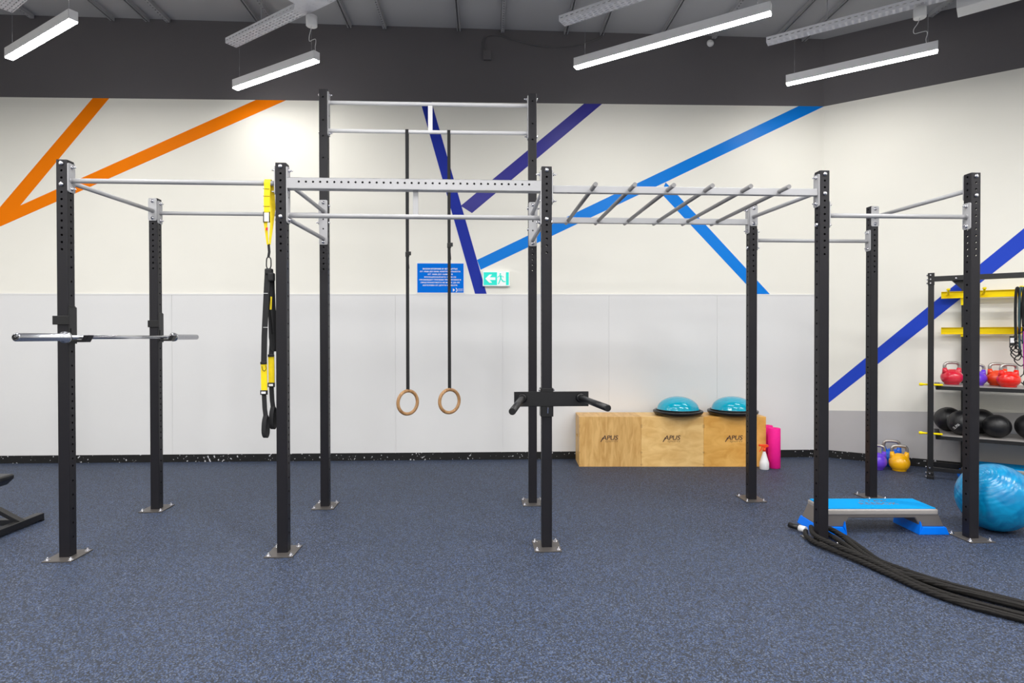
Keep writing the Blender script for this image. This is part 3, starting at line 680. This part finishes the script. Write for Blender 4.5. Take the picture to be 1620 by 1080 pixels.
# ------------------------------------------------------------------ gymnastic rings
def ring(u, zc_, zb, label, tilt):
    t = thing('gymnastic_ring', label, 'gymnastic ring', RG(u, vb, 0), YAW, 'gymnastic rings')
    top = 3.322; r = R_
    mb = MB(); pts = [(0, -.004, zc_ + .10), (0.0, -.004, 2.3), (0, -.02, 3.28)] + [(0, -(r + .003) * math.cos(a), top + (r + .003) * math.sin(a)) for a in (0, .5, 1.0, 1.57, 2.1, 2.6, PI)] + [(0, .02, 3.28), (0, .006, 2.3), (0.002, .006, zc_ + .10)]
    mb.ribbon(pts, (1, 0, 0), 0.027, 0.003)
    mb.ribbon([(0.004, -.009, zb - .01), (0.012, -.012, zb - .13)], (1, 0, 0), 0.014, 0.003)
    mb.build('strap', 'black_webbing', t)
    mb = MB(); mb.b2((-.017, -.014, zb - .025), (.019, .002, zb + .02)); mb.b2((.006, -.022, zb - .012), (.034, -.004, zb + .022)); mb.build('cam_buckle', 'black_plastic', t, bevel=0.004)
    mb = MB(); n = 48; R0 = 0.103
    mb.tube([(R0 * math.cos(2 * PI * k / n) * math.cos(tilt), R0 * math.cos(2 * PI * k / n) * math.sin(tilt), zc_ + R0 * math.sin(2 * PI * k / n)) for k in range(n)], 0.0150, 14, closed=True); mb.build('hoop', 'ring_wood', t)
ring(2.212, 0.915, 2.235, 'left wooden gymnastic ring on a black strap, hanging slightly lower', 0.72)
ring(2.582, 0.924, 2.316, 'right wooden gymnastic ring on a black strap, in front of the blue notice', 0.62)

# ------------------------------------------------------------------ notice and exit sign
sg = thing('notice_sign', 'blue wall notice with white Cyrillic text and a small arrow logo', 'sign', BW(-0.868, 2.024), 0.032)
sw, sh = 0.585, 0.378
mb = MB(); mb.b2((-sw / 2, -.009, 0), (sw / 2, -0.0005, sh)); mb.build('backing', 'white_plastic', sg)
mb = MB(); mb.b2((-sw / 2 + .012, -.0102, .012), (sw / 2 - .012, -.009, sh - .012)); mb.build('face', 'blue_sign', sg)
lines = [('ВСЕКИ ВТОРНИК И ЧЕТВЪРТЪК', .42), ('ОТ 19:00 ДО 20:00, КАКТО И СЪБОТА', .49), ('ОТ 10:00 ДО 16:00 Ч. В', .30), ('ФУНКЦИОНАЛНАТА ЗОНА СЕ', .385), ('ПРОВЕЖДАТ ГРУПОВИ ТРЕНИРОВКИ И', .50), ('ПРОСТРАНСТВОТО НЕ МОЖЕ ДА СЕ', .47), ('ИЗПОЛЗВА ОТ ДРУГИ КЛИЕНТИ.', .42)]
for k, (s_, wd) in enumerate(lines):
    text('lettering', s_, wd, 0.0185, plane_mtx((-0.003, -.0106, 0.300 - k * 0.0335), (1, 0, 0), (0, 0, 1)), 'white_plastic', sg, heavy=.0009)
mb = MB(); mb.prism([(.150, -.0106, .022), (.176, -.0106, .043), (.150, -.0106, .064)], (0, -.0006, 0))
arc = [(.175 + .030 * math.cos(a), .043 + .030 * math.sin(a)) for a in [-1.25 + 2.5 * k / 10 for k in range(11)]]; arc2 = [(.182 + .013 * math.cos(a), .043 + .017 * math.sin(a)) for a in [1.25 - 2.5 * k / 10 for k in range(11)]]
mb.prism([(x, -.0106, z) for x, z in arc + arc2], (0, -.0006, 0)); mb.build('logo', 'white_plastic', sg)
text('lettering', 'SPORT', .062, .015, plane_mtx((.243, -.0106, .053), (1, 0, 0), (0, 0, 1)), 'white_plastic', sg)
text('lettering', 'STORY', .062, .013, plane_mtx((.243, -.0106, .034), (1, 0, 0), (0, 0, 1)), 'white_plastic', sg)

ex = thing('exit_sign', 'small green and white emergency exit sign with arrow and running figure', 'exit sign', BW(-0.192, 2.112), 0.032)
mb = MB(); mb.b2((-.163, -.055, 0), (.163, -.0005, .180)); mb.build('housing', 'exit_white', ex, bevel=0.004)
mb = MB(); mb.b2((-.152, -.0565, .012), (.010, -.0552, .168)); mb.b2((.118, -.0565, .012), (.152, -.0552, .168)); mb.build('green_face', 'teal', ex)
mb = MB(); arr = [(-.132, .090), (-.082, .140), (-.050, .140), (-.078, .106), (-.010, .106), (-.010, .074), (-.078, .074), (-.050, .040), (-.082, .040)]
mb.prism([(x, -.0567, z) for x, z in arr], (0, -.0006, 0)); mb.build('arrow', 'exit_white', ex)
mb = MB(); yy = -.0572; q = lambda x, z: (x, yy, z)
def limb(pts, wd):
    mb.ribbon([q(*p) for p in pts], (0.7, 0, 0.7), wd, .0008)
mb.lathe([(0, 0), (.010, 0), (.010, .0008), (0, .0008)], q(.050, .146), 14, axis=(0, -1, 0))
mb.prism([q(.040, .135), q(.066, .128), q(.064, .085), q(.048, .085)], (0, -.0006, 0))
mb.prism([q(.048, .09), q(.064, .09), q(.088, .062), q(.112, .060), q(.112, .050), q(.080, .050)], (0, -.0006, 0))
mb.prism([q(.046, .09), q(.058, .088), q(.046, .055), q(.030, .020), q(.020, .024), q(.034, .058)], (0, -.0006, 0))
mb.prism([q(.060, .128), q(.066, .120), q(.088, .104), q(.094, .112), q(.080, .118)], (0, -.0006, 0))
mb.prism([q(.044, .132), q(.044, .122), q(.028, .112), q(.016, .100), q(.012, .106), q(.024, .120)], (0, -.0006, 0))
mb.build('running_figure', 'teal', ex)

# ------------------------------------------------------------------ plyo boxes, domes
WOOD = [wood_material('birch_ply_warm', (196, 150, 84), (222, 180, 114), (14, 3, 2.5)), wood_material('birch_ply_pale', (216, 172, 104), (234, 196, 130), (4, 3, 8)),
        wood_material('birch_ply_orange', (214, 156, 70), (234, 182, 98), (3.5, 3, 6))]
EDGE = wood_material('ply_edge', (120, 84, 48), (160, 118, 70), (4, 4, 60))
BWD, BH, BD = 0.7155, 0.576, 0.405
blabels = ['leftmost plywood plyometric box with no dome on top and a side hand hole', 'middle plywood plyometric box under the fully visible blue dome', 'right plywood plyometric box in deeper orange, behind the upright and beside the pink rollers']
for k in range(3):
    x = 0.773 + k * 0.7162; wm = WOOD[k]
    t = thing('plyo_box', blabels[k], 'plyometric box', (x, 6.803 - 0.005 * k, 0), -0.005, 'plyometric boxes')
    th = 0.018
    mb = MB(); mb.b2((0.0, 0.0, 0.0), (BWD, th, BH)); mb.build('front_panel', wm, t, bevel=0.0015)
    mb = MB(); mb.b2((0.0, BD - th, 0.0), (BWD, BD, BH)); mb.build('back_panel', wm, t, bevel=0.0015)
    mb = MB(); mb.b2((0.0, th + .0005, BH - th), (BWD, BD - th - .0005, BH)); mb.build('top_panel', wm, t, bevel=0.0015)
    mb = MB(); mb.b2((0.0, th + .0005, 0.0), (BWD, BD - th - .0005, th)); mb.build('bottom_panel', wm, t)
    for xs in (0.0, BWD - th):
        mb = MB(); vs = [th + .0005, BD / 2 - .06, BD / 2 + .06, BD - th - .0005]; zs = [th + .0005, .30, .36, BH - th - .0005]
        for xx in (xs, xs + th): grid_holes(mb, (xx, 0, 0), (0, 1, 0), (0, 0, 1), vs, zs, {(1, 1): (BD / 2, .33, .042, .018)}, nseg=8)
        mb.build('side_panel', wm, t)
    mb = MB()
    for zz in (0.002, BH * .25, BH * .76):
        for xx in (0.004, BWD - 0.008):
            mb.b2((xx, -.0004, zz + .01), (xx + .004, .0005, zz + (.05 if zz > .3 else .03)))
    mb.build('finger_joint', EDGE, t)
    text('logo', 'APUS', .185, .052, plane_mtx((.355, -.0006, .335), (1, 0, 0), (0, 0, 1)), 'logo', t, shear=0.18, heavy=.0012)
    mb = MB(); mb.prism([(.243, -.0006, .286), (.254, -.0006, .286), (.281, -.0006, .335), (.272, -.0006, .340)], (0, -.0006, 0)); mb.build('logo_swoosh', 'logo', t)
    text('logo_subtitle', 'sports', .150, .030, plane_mtx((.372, -.0006, .290), (1, 0, 0), (0, 0, 1)), 'logo_light', t, shear=0.35)

def dome(x, y, label):
    t = thing('balance_dome', label, 'balance trainer', (x, y, BH + 0.001), 0, 'balance domes')
    mb = MB(); mb.lathe([(0, .0), (.235, .0), (.262, .012), (.283, .034), (.286, .050), (.282, .058), (.262, .062), (.245, .062), (0, .062)], n=64); pf = mb.build('platform', 'black_plastic', t)
    mb = MB(); prof = [(.243, .0665), (.246, .072)] + [(.240 * math.cos(a), .068 + .152 * math.sin(a)) for a in [PI / 2 * k / 14 for k in range(1, 14)]] + [(0.006, .220)]
    mb.lathe(prof, n=64); mb.build('rubber_dome', 'cyan', t)
    mb = MB(); mb.tube([(.248 * math.cos(2 * PI * k / 48), .248 * math.sin(2 * PI * k / 48), .070) for k in range(48)], 0.005, 8, closed=True); mb.build('rim', 'black_plastic', t)
dome(1.948, 6.935, 'cyan balance dome on the middle plywood box, fully visible')
dome(2.590, 6.935, 'cyan balance dome on the right plywood box, partly behind the upright')

# ------------------------------------------------------------------ foam rollers, spray bottle
def roller(x, y, h, r, label):
    mb = MB(); mb.lathe([(0, 0), (r - .005, 0), (r, .005), (r, h - .005), (r - .005, h), (.022, h), (.020, h - .03), (0, h - .03)], n=40)
    o = mb.build('foam_roller', 'pink', None, (x, y, 0)); tag(o, label, 'foam roller', 'pink foam rollers'); return o
roller(2.992, 6.735, .455, .066, 'front pink foam roller standing upright beside the right plywood box')
roller(2.995, 6.94, .455, .066, 'rear pink foam roller, mostly hidden between box and wall')
t = thing('spray_bottle', 'white spray bottle with an orange-red trigger on the floor by the pink rollers', 'spray bottle', (2.846, 6.66, 0))
mb = MB(); mb.lathe([(0, 0), (.046, 0), (.051, .006), (.051, .075), (.047, .09), (.043, .10), (.016, .192), (.014, .205), (0, .205)], n=32); mb.build('bottle', 'white_plastic', t)
mb = MB(); mb.lathe([(0, 0), (.017, 0), (.017, .028), (.012, .034), (0, .034)], (0, 0, .203), 20); mb.build('collar', 'red_orange', t)
mb = MB(); mb.prism([(-.062, -.011, .262), (-.058, -.011, .282), (.036, -.011, .280), (.050, -.011, .262), (.034, -.011, .250), (.014, -.011, .248), (.008, -.011, .232), (-.008, -.011, .232), (-.010, -.011, .254)], (0, .022, 0)); sh_ = mb.build('spray_head', 'red_orange', t, bevel=.003)
mb = MB(); mb.prism([(-.030, -.006, .256), (-.018, -.006, .256), (-.024, -.006, .236), (-.044, -.006, .206), (-.058, -.006, .196), (-.052, -.006, .210), (-.038, -.006, .234)], (0, .012, 0)); mb.build('trigger', 'red_orange', t, bevel=.002)

# ------------------------------------------------------------------ kettlebells
def kettlebell(mname, label, x, y, z, rot, group, sc=1.0, lx=1.0, hz=1.0):
    t = thing('kettlebell', label, 'kettlebell', (x, y, z), rot, group)
    R = .106; zc0 = .092
    mb = MB(); prof = [(0, 0), (.066, 0), (.072, .003)] + [(R * math.cos(a), zc0 + R * .96 * math.sin(a)) for a in [math.radians(d) for d in range(-48, 64, 6)]] + [(.030, .196), (0, .197)]
    mb.lathe([(r * lx, zz) for r, zz in prof], n=40)
    for s1 in (-1, 1):
        mb.tube([(s1 * .060, 0, .135), (s1 * .069, 0, .180), (s1 * .074, 0, .215)], [.038, .027, .0190], 18)
    b = mb.build('body', mname, t, smooth=False)
    mb = MB(); hp = [(-.0725, 0, .206), (-.075, 0, .235), (-.068, 0, .262), (-.046, 0, .277), (0, 0, .280), (.046, 0, .277), (.068, 0, .262), (.075, 0, .235), (.0725, 0, .206)]
    mb.tube(smooth_path(hp, 4), 0.0172, 16); mb.build('handle', 'kb_steel', t)
    t.scale = (sc, sc, sc * hz)
    return t
kettlebell('kb_yellow', 'yellow kettlebell with steel handle on the floor', 4.325, 6.590, 0, -.35, 'kettlebells on the floor', .98)
kettlebell('kb_purple', 'purple kettlebell on the floor, half hidden by an upright', 4.122, 6.668, 0, -.45, 'kettlebells on the floor', .95)
kettlebell('kb_blue', 'blue kettlebell on the floor behind the yellow one', 4.385, 6.82, 0, -.45, 'kettlebells on the floor', 1.03)

# ------------------------------------------------------------------ storage rack by the right wall
RA = math.atan2(D1.y, D1.x)
rack = thing('storage_rack', 'black steel storage rack with two shelves and yellow hook rails by the right wall', 'storage rack', RW(1.05, 0, 0), RA)
# local axes: x along the wall, y towards the wall is +, into the room is -y  (NN = -y)
RLN = 2.35
def rk(x0, n0, z0_, x1, n1, z1_): return ((x0, -n0, z0_), (x1, -n1, z1_))
def rpart(name, boxes, m, bevel=0.002, par=None):
    mb = MB()
    for b in boxes: mb.b2(*rk(*b))
    return mb.build(name, m, par or rack, bevel=bevel)
for x in (0.0, RLN):
    up = rpart('front_upright', [(x, .61, .012, x + .052, .662, 2.14)], 'steel_black')
    rpart('top_clamp', [(x - .003, .606, 2.035, x + .055, .666, 2.09), (x - .003, .606, 2.118, x + .055, .666, 2.162)], 'steel_black', .002, up)
    rpart('foot', [(x - .006, .60, 0.0, x + .058, .675, .035), (x - .004, .605, .045, x + .056, .668, .075)], 'steel_black', .003, up)
    for zz in (2.055, 2.095, 2.14, 0.02, 0.06, .12):
        mb = MB(); mb.cyl((x - .016, -.636, zz), (x - .002, -.636, zz), .007, n=10); mb.build('bolt', 'bolt', up); mb = MB(); mb.cyl((x + .02, -.664, zz), (x + .02, -.672, zz), .007, n=10); mb.build('bolt', 'bolt', up)
    for zz in (0.99, .475):
        mb = MB(); mb.tube([(x - .075, -.636, zz), (x - .055, -.636, zz), (x - .03, -.636, zz), (x + .13, -.636, zz)], [.013, .017, .010, .010], 14); mb.build('shelf_pin', 'yellow', up)
for x in (0.315, RLN - .02):
    up = rpart('rear_upright', [(x, .035, .0, x + .05, .085, 2.10)], 'steel_black')
    rpart('depth_beam', [(x, .085, 2.06, x + .05, .615, 2.11)], 'steel_black', .002, up)
rpart('top_beam', [(0.05, .612, 2.072, RLN, .66, 2.125)], 'steel_black')
rpart('bottom_beam', [(0.05, .612, .085, RLN, .655, .125), (0.05, .036, .03, RLN, .07, .08)], 'steel_black')
mb = MB(); mb.prism([(.20, -.612, 2.074), (.36, -.612, 2.074), (.36, -.612, 1.965), (.30, -.612, 1.965)], (0, .006, 0)); gp = mb.build('gusset', 'steel_black', rack)
mb = MB(); mb.lathe([(0, 0), (.009, 0), (.009, .004), (0, .005)], (.235, -.661, 2.095), 12, axis=(0, -1, 0)); mb.build('bolt', 'bolt', gp)
def shelf(z, x0=.072):
    s1 = rpart('shelf', [(x0, .56, z - .045, RLN - .03, .61, z), (x0, .09, z - .045, RLN - .03, .12, z + .0), (x0, .09, z - .016, RLN - .03, .61, z - .008), (x0, .09, z - .045, x0 + .04, .61, z)], 'steel_black')
    rpart('shelf_liner', [(x0 + .045, .125, z - .0075, RLN - .08, .6115, z + .002)], 'step_edge', .001, s1)
    return s1
shelf(.982); shelf(.460)
for zt, pegs in ((1.955, True), (1.558, False)):
    yr = rpart('hook_rail', [(.131, .090, zt - .038, RLN - .1, .097, zt + .038), (.131, .090, zt + .034, RLN - .1, .12, zt + .038), (.131, .090, zt - .038, RLN - .1, .12, zt - .034)], 'yellow', .0015)
    rpart('rail_bracket', [(.305, .086, zt - (.115 if pegs else .065), .355, .103, zt - .030)], 'yellow', .002, yr)
    if pegs:
        for px in (.19, .50, .80, 1.1, 1.4, 1.7, 2.0):
            mb = MB(); mb.tube(smooth_path([(px, -.098, zt + .0), (px, -.15, zt + .005), (px, -.20, zt + .02), (px, -.225, zt + .05)], 4), .011, 12); mb.lathe([(0, 0), (.018, 0), (.018, .01), (0, .012)], (px, -.225, zt + .05), 14, axis=(0, -.5, .85)); mb.build('peg', 'yellow', yr)

def on_rack(mname, label, tt, n, rot, sc):
    p = RW(tt, n, .9845); return kettlebell(mname, label, p.x, p.y, p.z, RA + rot, 'kettlebells on the rack shelf', sc, hz=.86)
on_rack('kb_red', 'pinkish red kettlebell at the left end of the rack shelf', 1.266, .38, .45, .96)
on_rack('kb_purple', 'purple kettlebell on the rack shelf, peeking out from behind the upright', 1.475, .36, .3, .88)
on_rack('kb_vermilion', 'orange-red kettlebell on the rack shelf, behind the scarlet one', 1.655, .27, .35, .93)
on_rack('kb_scarlet', 'scarlet kettlebell at the front of the rack shelf', 1.725, .475, .4, .93)

def med_ball(tt, n, r, label, z=.4625, logo=False):
    p = RW(tt, n, z + r * .96); t = thing('medicine_ball', label, 'medicine ball', p, RA, 'black medicine balls')
    mb = MB(); prof = [(max(.0015, r * math.cos(a)), r * .96 * math.sin(a)) for a in [-PI / 2 + PI * k / 24 for k in range(25)]]
    mb.lathe(prof, n=48); mb.build('cover', 'leather', t)
    mb = MB()
    for rr in (0.3, 1.35, 2.4):
        q = [(r * 1.001 * math.cos(a) * math.cos(rr), r * 1.001 * math.cos(a) * math.sin(rr), r * .961 * math.sin(a)) for a in [2 * PI * k / 48 for k in range(48)]]
        mb.tube(q, .0016, 5, closed=True)
    mb.build('seam', 'black_plastic', t)
    if logo:
        d = Vector((-.45, -.86, -.22)).normalized(); x = Vector((.86, -.45, 0)).normalized(); x = (x * .72 + Vector((0, 0, .69))).normalized(); x = (x - d * x.dot(d)).normalized(); yv = d.cross(x)
        word = 'OLIMA'
        for i, ch in enumerate(word):
            a = (i - 2) * .12; dd = (d * math.cos(a) + x * math.sin(a)).normalized(); xx = (x * math.cos(a) - d * math.sin(a)).normalized()
            text('lettering', ch, .004 if ch == 'I' else .015, .025, plane_mtx(dd * (r * 1.006), xx, dd.cross(xx)), 'white_plastic', t)
    return t
med_ball(1.245, .215, .134, 'black medicine ball at the back left of the lower shelf')
med_ball(1.355, .475, .134, 'black medicine ball with white lettering at the front of the lower shelf', logo=True)
med_ball(1.525, .215, .134, 'black medicine ball at the back of the lower shelf, right of the upright')
med_ball(1.635, .475, .120, 'smaller black medicine ball at the front of the lower shelf, right of the upright')
med_ball(1.905, .45, .134, 'rightmost black medicine ball on the lower shelf, cut off by the frame')

# resistance bands hanging from a peg
def band_set(tt, colors, label, dz, n0=.27, spread=.02, ztop=2.0, parts=()):
    t = thing('resistance_band', label, 'resistance band', RW(tt, n0, 0), RA, 'resistance bands on the yellow pegs')
    for i, (m, off, zb, r) in enumerate(colors):
        mb = MB(); x0 = off
        pts = [(x0 - .012, -.02, zb), (x0 - .018, -.018, (zb + ztop) / 2), (x0 - .012, -.01, ztop - .05), (x0, 0, ztop), (x0 + .012, -.008, ztop - .05), (x0 + .020, -.012, (zb + ztop) / 2), (x0 + .012, -.02, zb + .06)]
        mb.tube(smooth_path(pts, 5), r, 8); mb.build('tube', m, t)
        mb = MB(); mb.tube([(x0 - .012, -.02, zb + .01), (x0 - .016, -.02, zb - .05)], .011, 10); mb.tube(smooth_path([(x0 - .016, -.02, zb - .05), (x0 - .055, -.022, zb - .11), (x0 - .0, -.022, zb - .17), (x0 + .03, -.02, zb - .11)], 4, True), .0055, 8, closed=True); mb.build('handle', 'black_plastic', t)
    return t
band_set(1.815, [('band_green', .0, 1.42, .006), ('band_red', -.008, 1.50, .005)], 'green and red tube resistance bands with black handles, leftmost on the rail', 0)
band_set(1.825, [('black_webbing', -.012, 1.46, .012), ('band_teal', .018, 1.36, .010)], 'dark teal and black resistance tubes hanging beside the green one', 0)
band_set(1.885, [('band_magenta', .0, 1.16, .014), ('band_magenta', .03, 1.12, .013), ('black_webbing', -.01, 1.6, .016)], 'magenta resistance band hanging at the right edge of the picture', 0)
p = RW(1.80, .27, 1.40); mb = MB(); mb.b2((-.022, -.006, 0), (.022, .006, .10)); mb.b2((-.016, -.008, .03), (.016, -.006, .08), 1)
tag(mb.build('hang_tag', ['black_plastic', 'white_plastic'], None, (p.x - .035, p.y, 1.40), RA), 'black and white hang tag beside the resistance bands', 'tag')

# ------------------------------------------------------------------ aerobic steps
def aerobic_step(label, loc, rotz, L, D, Ht=.195, riser=.075):
    t = thing('aerobic_step', label, 'aerobic step', loc, rotz, 'aerobic steps')
    # outline in x-z, extruded along y: grey body with two legs
    zt, zb = Ht - .012, riser - .018
    sp = .078
    mb = MB()
    pts = [(-sp * .62, zb), (-.002, zt - .03), (.012, zt), (L - .012, zt), (L + .002, zt - .03), (L + sp * .62, zb), (L - .135, zb), (L - .175, zt - .062), (.175, zt - .062), (.135, zb)]
    mb.prism([(x, 0.004, z) for x, z in pts], (0, D - .008, 0)); mb.build('platform', 'step_grey', t, bevel=.008)
    mb = MB(); mb.b2((.0, -.002, zt - .040), (L, D + .002, zt + .004)); mb.build('platform_edge', 'step_edge', t, bevel=.012, bseg=3)
    mb = MB(); mb.b2((.012, .012, zt), (L - .012, D - .012, Ht)); tp = mb.build('top_mat', 'step_blue', t, bevel=.003)
    for s1, xo in ((-1, 0.0), (1, L)):
        mb = MB(); f = lambda x: xo + s1 * x
        q = [(f(-.155), 0.0), (f(sp), 0.0), (f(sp * .66), riser - .016), (f(-.125), riser - .016)]
        mb.prism([(x, -.012, z) for x, z in q], (0, D + .024, 0))
        mb.prism([(f(-.155), -.012, 0), (f(-.128), -.012, riser - .016), (f(-.140), -.012, riser + .028)], (0, D + .024, 0))
        mb.build('riser', 'step_foot', t, bevel=.004)
    text('lettering', 'REEBOK', .30, .060, plane_mtx((L * .56, D * .46, Ht + .0006), (1, 0, 0), (0, 1, 0)), 'step_grey', tp, shear=.15)
    text('lettering', 'STEP', .22, .035, plane_mtx((L * .56, D * .72, Ht + .0006), (1, 0, 0), (0, 1, 0)), 'step_grey', tp, shear=.15)
    return t
aerobic_step('blue and grey aerobic step platform inside the right bay of the rig', (2.375, 4.460, 0), 0.0, .85, .285, .198, .074)
p = RW(1.40, .50, 0)
s2 = aerobic_step('second blue aerobic step platform lying under the storage rack', (p.x, p.y, 0), RA, 1.05, .33, .155, .07)

# ------------------------------------------------------------------ gym ball
mb = MB(); r = .2555
mb.lathe([(max(.002, r * math.cos(a)), r * math.sin(a)) for a in [-PI / 2 + PI * k / 40 for k in range(41)]], n=80)
gb = mb.build('gym_ball', 'gym_ball', None, (3.733, 4.56, r * 0.995)); gb.rotation_euler = (.5, .9, .3); tag(gb, 'large turquoise inflatable gym ball behind the front right corner upright', 'exercise ball')

# ------------------------------------------------------------------ battle rope
rp = thing('battle_rope', 'thick black battle rope running from the upright base to the lower right corner', 'battle rope', (0, 0, 0))
def strand(mb, pts, r=.0175):
    mb.tube(smooth_path(pts, 8), r, 12)
mb = MB()
strand(mb, [(2.225, 4.470, .024), (2.175, 4.36, .024), (2.165, 4.22, .026), (2.21, 4.08, .024), (2.28, 3.90, .022), (2.345, 3.66, .021), (2.40, 3.44, .021), (2.50, 3.25, .021), (2.68, 3.06, .021), (2.95, 2.80, .021), (3.3, 2.5, .021)])
strand(mb, [(2.262, 4.46, .058), (2.205, 4.32, .055), (2.20, 4.18, .058), (2.25, 4.02, .054), (2.33, 3.84, .040), (2.385, 3.64, .028), (2.44, 3.47, .021), (2.545, 3.285, .021), (2.725, 3.10, .021), (3.0, 2.83, .021), (3.34, 2.54, .021)])
strand(mb, [(2.345, 4.405, .030), (2.352, 4.26, .030), (2.345, 4.10, .028), (2.345, 3.92, .021), (2.37, 3.74, .021), (2.435, 3.56, .045), (2.53, 3.38, .052), (2.68, 3.21, .052), (2.86, 3.04, .05), (3.1, 2.8, .05), (3.37, 2.56, .05)])
strand(mb, [(2.375, 4.41, .060), (2.40, 4.28, .045), (2.392, 4.08, .024), (2.385, 3.92, .021), (2.40, 3.78, .021), (2.475, 3.58, .021), (2.59, 3.42, .021), (2.755, 3.24, .021), (2.93, 3.05, .021), (3.15, 2.83, .021), (3.4, 2.58, .021)])
strand(mb, [(2.31, 4.41, .065), (2.355, 4.36, .075), (2.418, 4.22, .040), (2.430, 4.05, .022), (2.418, 3.88, .022), (2.445, 3.74, .030), (2.53, 3.58, .028), (2.65, 3.455, .021), (2.81, 3.28, .021), (2.98, 3.08, .021), (3.2, 2.86, .021), (3.45, 2.62, .021)])
mb.build('rope', 'rope', rp)
mb = MB(); mb.cyl((2.232, 4.48, .030), (2.205, 4.525, .030), .0235, n=20); mb.build('collar', 'white_plastic', rp)
mb = MB(); mb.tube([(2.205, 4.525, .030), (2.180, 4.570, .030), (2.165, 4.60, .030)], [.021, .021, .0225], 20); mb.build('grip', 'black_plastic', rp)

# ------------------------------------------------------------------ bench at the left edge
bn = thing('weight_bench', 'black padded weight bench end, cut off by the left edge', 'weight bench', (-3.83, 4.62, 0), 0.03)
mb = MB(); mb.prism([(-1.3, -.05, .402), (-.190, -.05, .402), (-.182, -.05, .39), (-.182, -.05, .365), (-.235, -.05, .315), (-.30, -.05, .298), (-1.3, -.05, .298)], (0, .20, 0)); mb.build('seat_pad', 'leather', bn, bevel=.012, bseg=3)
mb = MB(); mb.b2((-1.25, -.02, .255), (-.34, .12, .297)); mb.build('pad_frame', 'steel_black', bn, bevel=.003)
mb = MB(); mb.b2((-.065, -.40, .012), (.0, .215, .062)); ft = mb.build('foot_beam', 'steel_black', bn, bevel=.003)
for yy in (-.39, .18):
    mb = MB(); mb.b2((-.068, yy, 0), (.003, yy + .03, .015)); mb.build('rubber_foot', 'black_plastic', ft)
mb = MB(); mb.prism([(-.066, -.02, .06), (-.005, -.02, .06), (-.36, -.02, .256), (-.43, -.02, .256)], (0, .05, 0)); mb.build('brace', 'steel_black', bn, bevel=.002)
mb = MB(); mb.b2((-1.25, -.02, .03), (-.06, .03, .075)); mb.build('spine_beam', 'steel_black', bn, bevel=.002)
mb = MB(); mb.b2((-1.22, -.25, .012), (-1.16, .25, .062)); mb.b2((-1.215, -.02, .06), (-1.165, .03, .256)); mb.build('rear_leg', 'steel_black', bn, bevel=.003)
